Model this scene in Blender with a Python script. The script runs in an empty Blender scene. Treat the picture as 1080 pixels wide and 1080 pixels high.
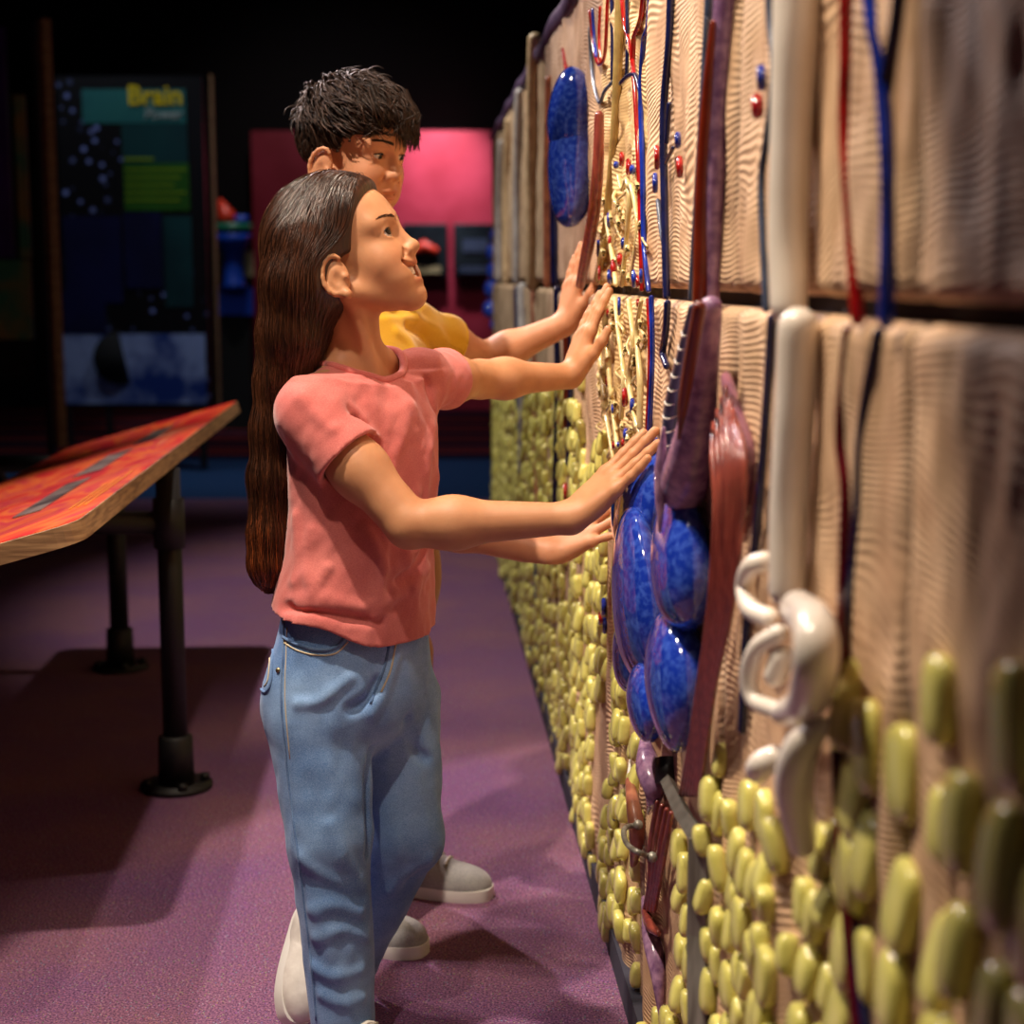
import bpy, bmesh, math, random
import numpy as np
from mathutils import Vector, Matrix

scene = bpy.context.scene
COL = scene.collection
RNG = np.random.default_rng(7)
random.seed(7)

# ------------------------------------------------------------------ camera
F_PX, PITCH, CAMZ = 1730.0, math.radians(8.2), 1.25
cam_d = bpy.data.cameras.new('camera')
cam = bpy.data.objects.new('camera', cam_d)
COL.objects.link(cam)
cam.location = (0, 0, CAMZ)
cam.rotation_euler = (math.pi / 2 - PITCH, 0, 0)
cam_d.sensor_width = 36
cam_d.lens = 36 * F_PX / 1080
cam_d.clip_start = 0.05
cam_d.dof.use_dof = True
cam_d.dof.focus_distance = 2.6
cam_d.dof.aperture_fstop = 3.4
scene.camera = cam

# ------------------------------------------------------------------ world, exposure, lights
scene.view_settings.view_transform = 'Standard'
scene.view_settings.look = 'None'
scene.view_settings.gamma = 1
scene.view_settings.exposure = 0.0
scene.cycles.use_denoising = True
scene.cycles.max_bounces = 6
scene.cycles.sample_clamp_indirect = 6
w = bpy.data.worlds.new('dark_hall')
scene.world = w
w.use_nodes = True
w.node_tree.nodes['Background'].inputs[0].default_value = (0.55, 0.5, 0.8, 1)
w.node_tree.nodes['Background'].inputs[1].default_value = 0.018


def spot(name, loc, target, power, angle, blend=0.4, color=(1, 0.86, 0.7), size=0.045):
    l = bpy.data.lights.new(name, 'SPOT')
    l.energy = power
    l.spot_size = math.radians(angle)
    l.spot_blend = blend
    l.color = color
    l.shadow_soft_size = size
    o = bpy.data.objects.new(name, l)
    COL.objects.link(o)
    o.location = loc
    o.rotation_euler = (Vector(target) - Vector(loc)).to_track_quat('-Z', 'Y').to_euler()
    return o


WARM = (1, 0.83, 0.66)
spot('track_spot_back', (-1.55, 5.6, 3.5), (-0.35, 2.4, 0.6), 460, 60, 0.5, (1, 0.84, 0.84))
spot('track_spot_near', (-1.0, 1.85, 3.7), (0.24, 2.35, 0.95), 490, 49, 0.08, WARM)
spot('track_spot_left', (-2.5, 3.7, 3.4), (-0.32, 2.6, 0.75), 170, 40, 0.4, (1, 0.86, 0.86))
spot('track_spot_mid', (-0.55, 3.3, 3.6), (0.12, 3.3, 1.2), 130, 70, 0.6, WARM)
spot('track_spot_far', (-1.2, 5.4, 3.6), (-0.05, 6.0, 1.1), 330, 75, 0.6, (1, 0.92, 0.82))
spot('track_spot_side', (-0.5, 1.0, 3.4), (0.05, 2.4, 0.7), 120, 40, 0.4, WARM)
spot('red_wall_spot', (-0.62, 14.25, 3.3), (-0.64, 15.1, 2.08), 300, 54, 1.0, (1, 0.9, 0.96))
spot('red_wall_fill', (-1.8, 13.0, 3.8), (-1.6, 15.1, 1.6), 45, 100, 1.0, (1, 0.8, 0.8))
spot('hall_spot', (-2.8, 9.4, 3.9), (-2.7, 10.5, 1.4), 60, 80, 0.8, (0.85, 0.92, 1))
spot('pedestal_fill', (-2.2, 12.6, 3.6), (-2.25, 13.4, 1.6), 60, 40, 0.6, (1, 0.95, 0.9))  # added lamp, put in to brighten the pedestal model
spot('carpet_spot', (-1.0, 9.6, 3.9), (-0.8, 11.0, 0), 90, 80, 0.8, (0.85, 0.9, 1))


# ------------------------------------------------------------------ helpers: pixels to places
CP, SP = math.cos(PITCH), math.sin(PITCH)
WX0, WSL = 0.36, 0.0572           # relief wall plane: X = WX0 - WSL * Y


def ray(px, py):
    a, v = (px - 540) / F_PX, (540 - py) / F_PX
    return np.array([a, CP + v * SP, -SP + v * CP])


def P(px, py, Y):
    d = ray(px, py)
    return np.array([0, 0, CAMZ]) + d * (Y / d[1])


def W(px, py, out=0.0):
    d = ray(px, py)
    return np.array([0, 0, CAMZ]) + d * ((WX0 - out) / (d[0] + WSL * d[1]))


def WP(Y, z, out=0.0):
    return np.array([WX0 - WSL * Y - out, Y, z])


WALL_ANG = math.atan(WSL)
N_OUT = np.array([-1, -WSL, 0]) / math.hypot(1, WSL)
ALONG = np.array([-WSL, 1, 0]) / math.hypot(1, WSL)


def lin(c):
    return tuple(((x / 255) / 12.92 if x / 255 <= 0.04045 else ((x / 255 + 0.055) / 1.055) ** 2.4) for x in c) + (1,)


# ------------------------------------------------------------------ materials
class NT:
    def __init__(self, name):
        self.m = bpy.data.materials.new(name)
        self.m.use_nodes = True
        self.t = self.m.node_tree
        self.b = self.t.nodes['Principled BSDF']

    def n(self, typ, **kw):
        nd = self.t.nodes.new(typ)
        for k, v in kw.items():
            if k.startswith('i_'):
                key = k[2:]
                nd.inputs[int(key) if key.isdigit() else key.replace('_', ' ')].default_value = v
            else:
                setattr(nd, k, v)
        return nd

    def l(self, a, b):
        self.t.links.new(a, b)


def mix(nt, fac, a, b, blend='MIX'):
    m = nt.n('ShaderNodeMix', data_type='RGBA', blend_type=blend)
    for s, v in ((m.inputs[0], fac), (m.inputs[6], a), (m.inputs[7], b)):
        if hasattr(v, 'is_linked'):
            nt.l(v, s)
        else:
            s.default_value = v
    return m.outputs[2]


def ramp(nt, fac, stops):
    r = nt.n('ShaderNodeValToRGB')
    e = r.color_ramp.elements
    while len(e) < len(stops):
        e.new(0.5)
    for el, (p, c) in zip(e, stops):
        el.position = p
        el.color = c
    nt.l(fac, r.inputs[0])
    return r.outputs[0]


def mat(name, c1, c2=None, rough=0.5, scale=20, bump=0, bscale=None, spec=0.5, metal=0, coat=0, stretch=None,
        sss=0, emit=None, estr=0, sheen=0, attr=None, detail=3, contrast=(0.35, 0.65), bdist=0.002):
    nt = NT(name)
    b = nt.b
    b.inputs['Roughness'].default_value = rough
    b.inputs['Specular IOR Level'].default_value = spec
    b.inputs['Metallic'].default_value = metal
    b.inputs['Coat Weight'].default_value = coat
    b.inputs['Coat Roughness'].default_value = 0.06
    if sheen:
        b.inputs['Sheen Weight'].default_value = sheen
    col1 = lin(c1)
    tc = nt.n('ShaderNodeTexCoord').outputs['Object']
    if stretch:
        mp = nt.n('ShaderNodeMapping')
        mp.inputs['Scale'].default_value = stretch
        nt.l(tc, mp.inputs[0])
        tc = mp.outputs[0]
    out = None
    if c2:
        nz = nt.n('ShaderNodeTexNoise', i_Scale=scale, i_Detail=detail)
        nt.l(tc, nz.inputs['Vector'])
        out = ramp(nt, nz.outputs[0], [(contrast[0], col1), (contrast[1], lin(c2))])
    if attr:
        at = nt.n('ShaderNodeAttribute', attribute_name=attr)
        if out is None:
            out = mix(nt, 1.0, col1, at.outputs['Color'], 'MULTIPLY')
        else:
            out = mix(nt, 1.0, out, at.outputs['Color'], 'MULTIPLY')
    if out is not None:
        nt.l(out, b.inputs['Base Color'])
    else:
        b.inputs['Base Color'].default_value = col1
    if sss:
        b.inputs['Subsurface Weight'].default_value = sss
        b.inputs['Subsurface Radius'].default_value = (0.012, 0.005, 0.003)
        b.inputs['Subsurface Scale'].default_value = 1.0
    if emit:
        b.inputs['Emission Color'].default_value = lin(emit)
        b.inputs['Emission Strength'].default_value = estr
    if bump:
        nb = nt.n('ShaderNodeTexNoise', i_Scale=bscale or scale, i_Detail=4)
        nt.l(tc, nb.inputs['Vector'])
        bp = nt.n('ShaderNodeBump', i_Strength=bump, i_Distance=bdist)
        nt.l(nb.outputs[0], bp.inputs['Height'])
        nt.l(bp.outputs[0], b.inputs['Normal'])
    return nt.m


# ------------------------------------------------------------------ object helpers
def tag(o, label=None, cat=None, group=None, kind=None):
    if label:
        o['label'] = label
    if cat:
        o['category'] = cat
    if group:
        o['group'] = group
    if kind:
        o['kind'] = kind
    return o


def empty(name, loc, label, cat, group=None):
    o = bpy.data.objects.new(name, None)
    o.empty_display_size = 0.05
    o.location = tuple(loc)
    COL.objects.link(o)
    return tag(o, label, cat, group)


def link(name, me, m, parent=None, loc=None):
    if m is not None:
        for mm in (m if isinstance(m, (list, tuple)) else [m]):
            me.materials.append(mm)
    o = bpy.data.objects.new(name, me)
    COL.objects.link(o)
    if parent is not None:
        o.parent = parent
        o.matrix_parent_inverse = Matrix.Translation(parent.location).inverted()
    if loc is not None:
        o.location = tuple(loc)
    return o


def np_mesh(name, V, Q, smooth=True, cols=None):
    """mesh from numpy vertices and quads (or tris)"""
    me = bpy.data.meshes.new(name)
    V = np.asarray(V, np.float32)
    Q = np.asarray(Q, np.int32)
    k = Q.shape[1]
    me.vertices.add(len(V))
    me.vertices.foreach_set('co', V.ravel())
    me.loops.add(len(Q) * k)
    me.loops.foreach_set('vertex_index', Q.ravel())
    me.polygons.add(len(Q))
    me.polygons.foreach_set('loop_start', np.arange(0, len(Q) * k, k, dtype=np.int32))
    me.update(calc_edges=True)
    me.polygons.foreach_set('use_smooth', np.full(len(Q), smooth, bool))
    if cols is not None:
        a = me.color_attributes.new('tint', 'FLOAT_COLOR', 'POINT')
        a.data.foreach_set('color', np.asarray(cols, np.float32).ravel())
    me.update()
    return me


class MB:
    """collects boxes, tubes and lathes into one mesh"""

    def __init__(self):
        self.v, self.f = [], []

    def add(self, v, f):
        n = len(self.v)
        self.v += [tuple(map(float, p)) for p in v]
        self.f += [tuple(i + n for i in q) for q in f]
        return self

    def box(self, c, s, R=None, bev=0.0):
        bm = bmesh.new()
        bmesh.ops.create_cube(bm, size=1)
        for q in bm.verts:
            q.co = Vector((q.co.x * s[0], q.co.y * s[1], q.co.z * s[2]))
        if bev:
            bmesh.ops.bevel(bm, geom=bm.edges[:], offset=bev, segments=2, affect='EDGES', profile=0.5)
        R = np.eye(3) if R is None else np.asarray(R)
        bm.verts.index_update()
        self.add([np.asarray(c) + R @ np.array(q.co) for q in bm.verts], [[q.index for q in f.verts] for f in bm.faces])
        bm.free()
        return self

    def tube(self, pts, rad, seg=10, cap=True, flat=1.0, flat_dir=None):
        pts = [np.asarray(p, float) for p in pts]
        n = len(pts)
        rad = [rad] * n if np.isscalar(rad) else list(rad)
        V, prev = [], None
        for i, p in enumerate(pts):
            t = pts[min(i + 1, n - 1)] - pts[max(i - 1, 0)]
            t = t / (np.linalg.norm(t) + 1e-12)
            if prev is None:
                ref = np.array([0, 0, 1.0]) if abs(t[2]) < 0.9 else np.array([1.0, 0, 0])
                if flat_dir is not None:
                    ref = np.asarray(flat_dir, float)
                u = ref - t * np.dot(ref, t)
            else:
                u = prev - t * np.dot(prev, t)
            u = u / (np.linalg.norm(u) + 1e-12)
            prev = u
            w_ = np.cross(t, u)
            for k in range(seg):
                a = 2 * math.pi * k / seg
                V.append(p + rad[i] * (math.cos(a) * u * flat + math.sin(a) * w_))
        Fc = [(i * seg + k, i * seg + (k + 1) % seg, (i + 1) * seg + (k + 1) % seg, (i + 1) * seg + k)
              for i in range(n - 1) for k in range(seg)]
        if cap:
            Fc.append(tuple(range(seg))[::-1])
            Fc.append(tuple((n - 1) * seg + k for k in range(seg)))
        return self.add(V, Fc)

    def build(self, name, m, parent=None, smooth=True, auto=None):
        me = bpy.data.meshes.new(name)
        me.from_pydata(self.v, [], self.f)
        me.polygons.foreach_set('use_smooth', [smooth] * len(me.polygons))
        me.update()
        o = link(name, me, m, parent)
        if auto:
            try:
                me.set_sharp_from_angle(angle=math.radians(auto))
            except Exception:
                pass
        return o


def spline(pts, n=8):
    """Catmull-Rom through the points (any number of columns)"""
    pts = np.asarray(pts, float)
    if len(pts) < 3:
        t = np.linspace(0, 1, n + 1)[:, None]
        return pts[0] + (pts[-1] - pts[0]) * t
    Q = np.vstack([2 * pts[0] - pts[1], pts, 2 * pts[-1] - pts[-2]])
    out = []
    for i in range(1, len(Q) - 2):
        p0, p1, p2, p3 = Q[i - 1], Q[i], Q[i + 1], Q[i + 2]
        for s in range(n):
            t = s / n
            out.append(0.5 * (2 * p1 + (p2 - p0) * t + (2 * p0 - 5 * p1 + 4 * p2 - p3) * t * t
                              + (3 * p1 - p0 - 3 * p2 + p3) * t ** 3))
    out.append(pts[-1])
    return np.array(out)


def round_ends(pts, rad, k=4):
    """add hemispherical ends to a tube path"""
    pts = [np.asarray(p, float) for p in pts]
    rad = list(rad) if not np.isscalar(rad) else [rad] * len(pts)
    a = pts[0] - pts[1]
    a /= np.linalg.norm(a)
    b = pts[-1] - pts[-2]
    b /= np.linalg.norm(b)
    pre, post, rp, rq = [], [], [], []
    for i in range(k):
        th = math.pi / 2 * (1 - i / k)
        pre.append(pts[0] + a * rad[0] * math.sin(th))
        rp.append(max(rad[0] * math.cos(th), 1e-4))
        th = math.pi / 2 * ((i + 1) / k)
        post.append(pts[-1] + b * rad[-1] * math.sin(th))
        rq.append(max(rad[-1] * math.cos(th), 1e-4))
    return pre + pts + post, rp + rad + rq


# ------------------------------------------------------------------ implicit surfaces
def unit(v):
    v = np.asarray(v, float)
    return v / np.linalg.norm(v)


def smin(a, b, k):
    if k <= 0:
        return np.minimum(a, b)
    h = np.maximum(k - np.abs(a - b), 0) / k
    return np.minimum(a, b) - h * h * k * 0.25


def cap(a, b, ra, rb=None):
    a, b = np.asarray(a, float), np.asarray(b, float)
    rb = ra if rb is None else rb
    ab = b - a
    L2 = float(ab @ ab) + 1e-12

    def f(X, Y, Z):
        px, py, pz = X - a[0], Y - a[1], Z - a[2]
        t = np.clip((px * ab[0] + py * ab[1] + pz * ab[2]) / L2, 0, 1)
        return np.sqrt((px - t * ab[0]) ** 2 + (py - t * ab[1]) ** 2 + (pz - t * ab[2]) ** 2) - (ra + (rb - ra) * t)
    r = max(ra, rb)
    return f, np.minimum(a, b) - r, np.maximum(a, b) + r


def ball(c, r):
    return cap(c, np.asarray(c) + 1e-5, r)


def ell(c, r, R=None):
    """R: columns are the local axes"""
    c, r = np.asarray(c, float), np.asarray(r, float)
    R = np.eye(3) if R is None else np.asarray(R, float)

    def f(X, Y, Z):
        px, py, pz = X - c[0], Y - c[1], Z - c[2]
        q = [(px * R[0, i] + py * R[1, i] + pz * R[2, i]) for i in range(3)]
        k0 = np.sqrt(sum((q[i] / r[i]) ** 2 for i in range(3)))
        k1 = np.sqrt(sum((q[i] / r[i] ** 2) ** 2 for i in range(3))) + 1e-9
        return k0 * (k0 - 1) / k1
    e = np.sqrt(((R * r) ** 2).sum(1))
    return f, c - e, c + e


def cut(prim, p0, n):
    """keep the side of the plane opposite to n"""
    f, lo, hi = prim
    p0, n = np.asarray(p0, float), unit(n)

    def g(X, Y, Z):
        return np.maximum(f(X, Y, Z), (X - p0[0]) * n[0] + (Y - p0[1]) * n[1] + (Z - p0[2]) * n[2])
    return g, lo, hi


def loft(secs):
    """secs: rows of z, cx, cy, a (lateral), b (depth), yaw of the lateral axis"""
    S = spline(np.asarray(sorted(map(tuple, secs)), float), 8)
    S = S[np.argsort(S[:, 0])]
    zs = S[:, 0]

    def f(X, Y, Z):
        zc = np.clip(Z, zs[0], zs[-1])
        # smooth interpolation in z
        zi = zc.ravel()
        cols = [np.interp(zi, zs, S[:, j]).reshape(zc.shape) for j in range(1, 6)]
        cx, cy, a, b, yw = cols
        dx, dy = X - cx, Y - cy
        u = dx * np.cos(yw) + dy * np.sin(yw)
        v = -dx * np.sin(yw) + dy * np.cos(yw)
        k0 = np.sqrt((u / a) ** 2 + (v / b) ** 2)
        k1 = np.sqrt((u / a ** 2) ** 2 + (v / b ** 2) ** 2) + 1e-6
        d = np.where(k0 < 0.05, -np.minimum(a, b), k0 * (k0 - 1) / k1)
        return np.maximum(d, np.abs(Z - (zs[0] + zs[-1]) / 2) - (zs[-1] - zs[0]) / 2)
    m = S[:, 3:5].max(1)
    lo = np.array([(S[:, 1] - m).min(), (S[:, 2] - m).min(), zs[0]])
    hi = np.array([(S[:, 1] + m).max(), (S[:, 2] + m).max(), zs[-1]])
    return f, lo, hi


def group(prims, k=0.003):
    fs = [p[0] for p in prims]

    def f(X, Y, Z):
        d = fs[0](X, Y, Z)
        for q in fs[1:]:
            d = smin(d, q(X, Y, Z), k)
        return d
    return f, np.min([p[1] for p in prims], 0), np.max([p[2] for p in prims], 0)


class Field:
    def __init__(self, lo, hi, h):
        self.lo, self.h = np.asarray(lo, float), h
        self.n = np.ceil((np.asarray(hi) - self.lo) / h).astype(int) + 1
        self.g = np.full(self.n, 1.0, np.float32)

    def sl(self, lo, hi, m):
        i0 = np.clip(np.floor((lo - m - self.lo) / self.h).astype(int), 0, self.n - 1)
        i1 = np.clip(np.ceil((hi + m - self.lo) / self.h).astype(int) + 1, 1, self.n)
        ax = [(self.lo[i] + self.h * np.arange(i0[i], i1[i])).astype(np.float32) for i in range(3)]
        return tuple(slice(a, b) for a, b in zip(i0, i1)), ax[0][:, None, None], ax[1][None, :, None], ax[2][None, None, :]

    def add(self, prim, k=0.01, m=None):
        s, X, Y, Z = self.sl(prim[1], prim[2], (k + 5 * self.h) if m is None else m)
        if min(q.stop - q.start for q in s) <= 0:
            return self
        self.g[s] = smin(self.g[s], prim[0](X, Y, Z).astype(np.float32), k)
        return self

    def sub(self, prim, k=0.005):
        s, X, Y, Z = self.sl(prim[1], prim[2], k + 5 * self.h)
        self.g[s] = -smin(-self.g[s], prim[0](X, Y, Z).astype(np.float32), k)
        return self

    def apply(self, fn):
        s, X, Y, Z = self.sl(self.lo, self.lo + self.h * (self.n - 1), 0)
        self.g = fn(self.g, X, Y, Z).astype(np.float32)
        return self

    def ripple(self, fn, band=0.012):
        i = np.argwhere(np.abs(self.g) < band)
        self.g[i[:, 0], i[:, 1], i[:, 2]] -= fn(self.lo + i * self.h).astype(np.float32)
        return self

    def at(self, p):
        q = (np.asarray(p) - self.lo) / self.h
        q = np.clip(q, 0, self.n - 1.001)
        i = np.floor(q).astype(int)
        t = q - i
        r = 0
        for a in (0, 1):
            for b in (0, 1):
                for c in (0, 1):
                    wgt = (t[..., 0] if a else 1 - t[..., 0]) * (t[..., 1] if b else 1 - t[..., 1]) * (t[..., 2] if c else 1 - t[..., 2])
                    r = r + wgt * self.g[i[..., 0] + a, i[..., 1] + b, i[..., 2] + c]
        return r

    def grad(self, p):
        e = self.h
        return np.stack([(self.at(p + d) - self.at(p - d)) / (2 * e) for d in (np.eye(3) * e)], -1)

    def hit(self, px, py, y0=None, y1=None):
        """where the pixel's ray first meets the surface"""
        d = ray(px, py)
        y0 = self.lo[1] if y0 is None else y0
        y1 = self.lo[1] + self.h * (self.n[1] - 1) if y1 is None else y1
        Y = np.arange(y0, y1, self.h * 0.5)
        pts = np.array([0, 0, CAMZ]) + d[None] * (Y / d[1])[:, None]
        inb = np.all((pts >= self.lo) & (pts <= self.lo + self.h * (self.n - 1)), 1)
        v = np.where(inb, self.at(pts), 1)
        k = np.argmax(v < 0)
        if v[k] >= 0:
            return None
        return pts[k]

    def mesh(self, smooth_it=0):
        g = self.g
        s = g < 0
        n0, n1, n2 = s.shape
        cnt = np.zeros((n0 - 1, n1 - 1, n2 - 1), np.uint8)
        for a in (0, 1):
            for b in (0, 1):
                for c in (0, 1):
                    cnt += s[a:n0 - 1 + a, b:n1 - 1 + b, c:n2 - 1 + c]
        act = np.argwhere((cnt > 0) & (cnt < 8))
        ids = np.full(cnt.shape, -1, np.int32)
        ids[act[:, 0], act[:, 1], act[:, 2]] = np.arange(len(act))
        corner = [(a, b, c) for a in (0, 1) for b in (0, 1) for c in (0, 1)]
        val = {c: g[act[:, 0] + c[0], act[:, 1] + c[1], act[:, 2] + c[2]] for c in corner}
        acc = np.zeros((len(act), 3))
        num = np.zeros(len(act))
        for c in corner:
            for ax in range(3):
                if c[ax] == 0:
                    e = list(c)
                    e[ax] = 1
                    e = tuple(e)
                    va, vb = val[c], val[e]
                    x = (va < 0) != (vb < 0)
                    t = np.where(x, va / np.where(x, va - vb, 1), 0)
                    p = np.tile(np.array(c, float), (len(act), 1))
                    p[:, ax] = t
                    acc += p * x[:, None]
                    num += x
        V = self.lo + (act + acc / num[:, None]) * self.h
        Qs = []
        for ax in range(3):
            o1, o2 = [(1, 2), (2, 0), (0, 1)][ax]
            sa = [slice(None)] * 3
            sb = [slice(None)] * 3
            sa[ax] = slice(0, -1)
            sb[ax] = slice(1, None)
            A, B = s[tuple(sa)], s[tuple(sb)]
            E = np.argwhere(A != B)
            E = E[(E[:, o1] > 0) & (E[:, o2] > 0) & (E[:, o1] < g.shape[o1] - 1) & (E[:, o2] < g.shape[o2] - 1)]
            inside_first = A[E[:, 0], E[:, 1], E[:, 2]]
            q = []
            for d1, d2 in ((-1, -1), (0, -1), (0, 0), (-1, 0)):
                c = E.copy()
                c[:, o1] += d1
                c[:, o2] += d2
                q.append(ids[c[:, 0], c[:, 1], c[:, 2]])
            q = np.stack(q, 1)
            q[~inside_first] = q[~inside_first][:, ::-1]
            Qs.append(q)
        Q = np.vstack(Qs)
        Q = Q[(Q >= 0).all(1)]
        for _ in range(smooth_it):
            sm = np.zeros_like(V)
            c = np.zeros(len(V))
            for i in range(4):
                j = (i + 1) % 4
                np.add.at(sm, Q[:, i], V[Q[:, j]])
                np.add.at(sm, Q[:, j], V[Q[:, i]])
                np.add.at(c, Q[:, i], 1)
                np.add.at(c, Q[:, j], 1)
            V = 0.5 * V + 0.5 * sm / c[:, None]
        return V, Q


def join(parts):
    Vs, Qs, n = [], [], 0
    for V, Q in parts:
        Vs.append(V)
        Qs.append(Q + n)
        n += len(V)
    return np.vstack(Vs), np.vstack(Qs)


def vnoise(p, seed=0):
    """smooth value noise, p (...,3)"""
    p = np.asarray(p, float)
    i = np.floor(p).astype(np.int64)
    t = p - i
    t = t * t * (3 - 2 * t)
    r = 0
    for a in (0, 1):
        for b in (0, 1):
            for c in (0, 1):
                h = (i[..., 0] + a) * 374761393 + (i[..., 1] + b) * 668265263 + (i[..., 2] + c) * 2147483647 + seed * 974711
                h = (h ^ (h >> 13)) * 1274126177
                h = (h ^ (h >> 16)) & 0xFFFFFF
                wgt = (t[..., 0] if a else 1 - t[..., 0]) * (t[..., 1] if b else 1 - t[..., 1]) * (t[..., 2] if c else 1 - t[..., 2])
                r = r + wgt * (h / 0xFFFFFF)
    return r * 2 - 1


def strand_mesh(Pn, rad, tint, seg=3):
    """Pn (S,N,3) strand points, rad (S,N), tint (S,3): tapered tubes in one mesh"""
    S, N, _ = Pn.shape
    T = np.gradient(Pn, axis=1)
    T /= np.linalg.norm(T, axis=2, keepdims=True) + 1e-12
    ref = np.where(np.abs(T[..., 1:2]) < 0.9, np.array([0, 1.0, 0]), np.array([1.0, 0, 0]))
    U = np.cross(T, ref)
    U /= np.linalg.norm(U, axis=2, keepdims=True) + 1e-12
    Wv = np.cross(T, U)
    ring = []
    for k in range(seg):
        a = 2 * math.pi * k / seg
        ring.append(Pn + rad[..., None] * (math.cos(a) * U + math.sin(a) * Wv))
    V = np.stack(ring, 2).reshape(-1, 3)
    base = (np.arange(S)[:, None] * N + np.arange(N - 1)[None]) * seg
    Q = []
    for k in range(seg):
        k2 = (k + 1) % seg
        Q.append(np.stack([base + k, base + k2, base + seg + k2, base + seg + k], -1).reshape(-1, 4))
    cols = np.concatenate([np.repeat(tint, N * seg, axis=0), np.ones((S * N * seg, 1))], 1)
    return V, np.vstack(Q), cols


def trace(field, seeds, flow, step, n, off, wob=0.0, seed=3, pull=0.6):
    p = np.array(seeds, float)
    S = len(p)
    out = [p.copy()]
    rs = np.random.default_rng(seed)
    ph = rs.normal(size=(S, 3)) * 0.25
    for i in range(n - 1):
        f = flow(p, i / n) + ph * wob
        g = field.grad(p)
        gn = np.linalg.norm(g, axis=1, keepdims=True)
        d = field.at(p)
        near = (d < 0.03) & (gn[:, 0] > 0.2)
        nrm = g / np.maximum(gn, 1e-6)
        f = np.where(near[:, None], f - nrm * np.sum(f * nrm, 1, keepdims=True), f)
        f /= np.linalg.norm(f, axis=1, keepdims=True) + 1e-9
        p = p + f * step[:, None]
        d = field.at(p)
        g = field.grad(p)
        gn = np.linalg.norm(g, axis=1, keepdims=True)
        ok = (d < 0.03) & (gn[:, 0] > 0.2)
        corr = np.where(ok[:, None], (off - d)[:, None] * g / np.maximum(gn, 1e-6) ** 2, 0)
        p = p + pull * np.clip(corr, -0.006, 0.006)
        out.append(p.copy())
    return np.stack(out, 1)

# ================================================================== SETTING
def carpet_material():
    nt = NT('carpet')
    tc = nt.n('ShaderNodeTexCoord').outputs['Object']
    sep = nt.n('ShaderNodeSeparateXYZ')
    nt.l(tc, sep.inputs[0])
    n1 = nt.n('ShaderNodeTexNoise', i_Scale=260, i_Detail=2)
    n2 = nt.n('ShaderNodeTexNoise', i_Scale=2.2, i_Detail=3)
    n3 = nt.n('ShaderNodeTexVoronoi', i_Scale=170)
    for q in (n1, n2, n3):
        nt.l(tc, q.inputs['Vector'])
    speck = ramp(nt, n1.outputs[0], [(0.3, lin((62, 46, 62))), (0.5, lin((124, 92, 114))), (0.68, lin((166, 126, 134)))])
    big = ramp(nt, n2.outputs[0], [(0.35, lin((226, 206, 255))), (0.65, lin((255, 236, 240)))])
    c = mix(nt, 1.0, speck, big, 'MULTIPLY')
    spc = nt.n('ShaderNodeMath', operation='LESS_THAN', i_1=0.22)
    nt.l(n3.outputs['Distance'], spc.inputs[0])
    half = nt.n('ShaderNodeMath', operation='MULTIPLY', i_1=0.3)
    nt.l(spc.outputs[0], half.inputs[0])
    c = mix(nt, half.outputs[0], c, n3.outputs['Color'], 'MIX')
    # beyond 9.2 m: blue carpet, then a run of dark and red-orange stripes
    st = nt.n('ShaderNodeTexWave', bands_direction='Y', i_Scale=0.36, i_Distortion=1.5, i_Detail=2)
    nt.l(tc, st.inputs['Vector'])
    stripes = ramp(nt, st.outputs[0], [(0.5, lin((16, 20, 44))), (0.72, lin((170, 52, 40))), (0.95, lin((60, 20, 30)))])
    far = nt.n('ShaderNodeMath', operation='GREATER_THAN', i_1=11.2)
    nt.l(sep.outputs[1], far.inputs[0])
    blue = mix(nt, far.outputs[0], lin((38, 70, 112)), stripes)
    edge = nt.n('ShaderNodeMath', operation='GREATER_THAN', i_1=9.2)
    nt.l(sep.outputs[1], edge.inputs[0])
    c = mix(nt, edge.outputs[0], c, blue)
    nt.l(c, nt.b.inputs['Base Color'])
    nt.b.inputs['Roughness'].default_value = 0.95
    nt.b.inputs['Specular IOR Level'].default_value = 0.15
    bp = nt.n('ShaderNodeBump', i_Strength=0.5, i_Distance=0.003)
    nt.l(n1.outputs[0], bp.inputs['Height'])
    nt.l(bp.outputs[0], nt.b.inputs['Normal'])
    return nt.m


M_floor = carpet_material()
M_ceil = mat('black_ceiling', (20, 22, 24), rough=0.9)
M_dark = mat('dark_wall_paint', (12, 12, 16), rough=0.9)
M_redwall = mat('red_wall_paint', (172, 54, 76), (154, 40, 60), rough=0.45, scale=3)
M_black = mat('black_powder_coat', (14, 14, 16), rough=0.55)
M_steel = mat('brushed_steel', (150, 148, 138), (104, 100, 90), rough=0.4, metal=0.35, scale=60, stretch=(1, 1, 0.1))
M_dsteel = mat('dull_grey_steel', (92, 90, 84), (72, 70, 64), rough=0.5, metal=0.2, scale=40)
M_ply = mat('plywood_edge', (172, 134, 92), (120, 86, 56), rough=0.6, scale=40, stretch=(0.3, 0.3, 4))

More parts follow.
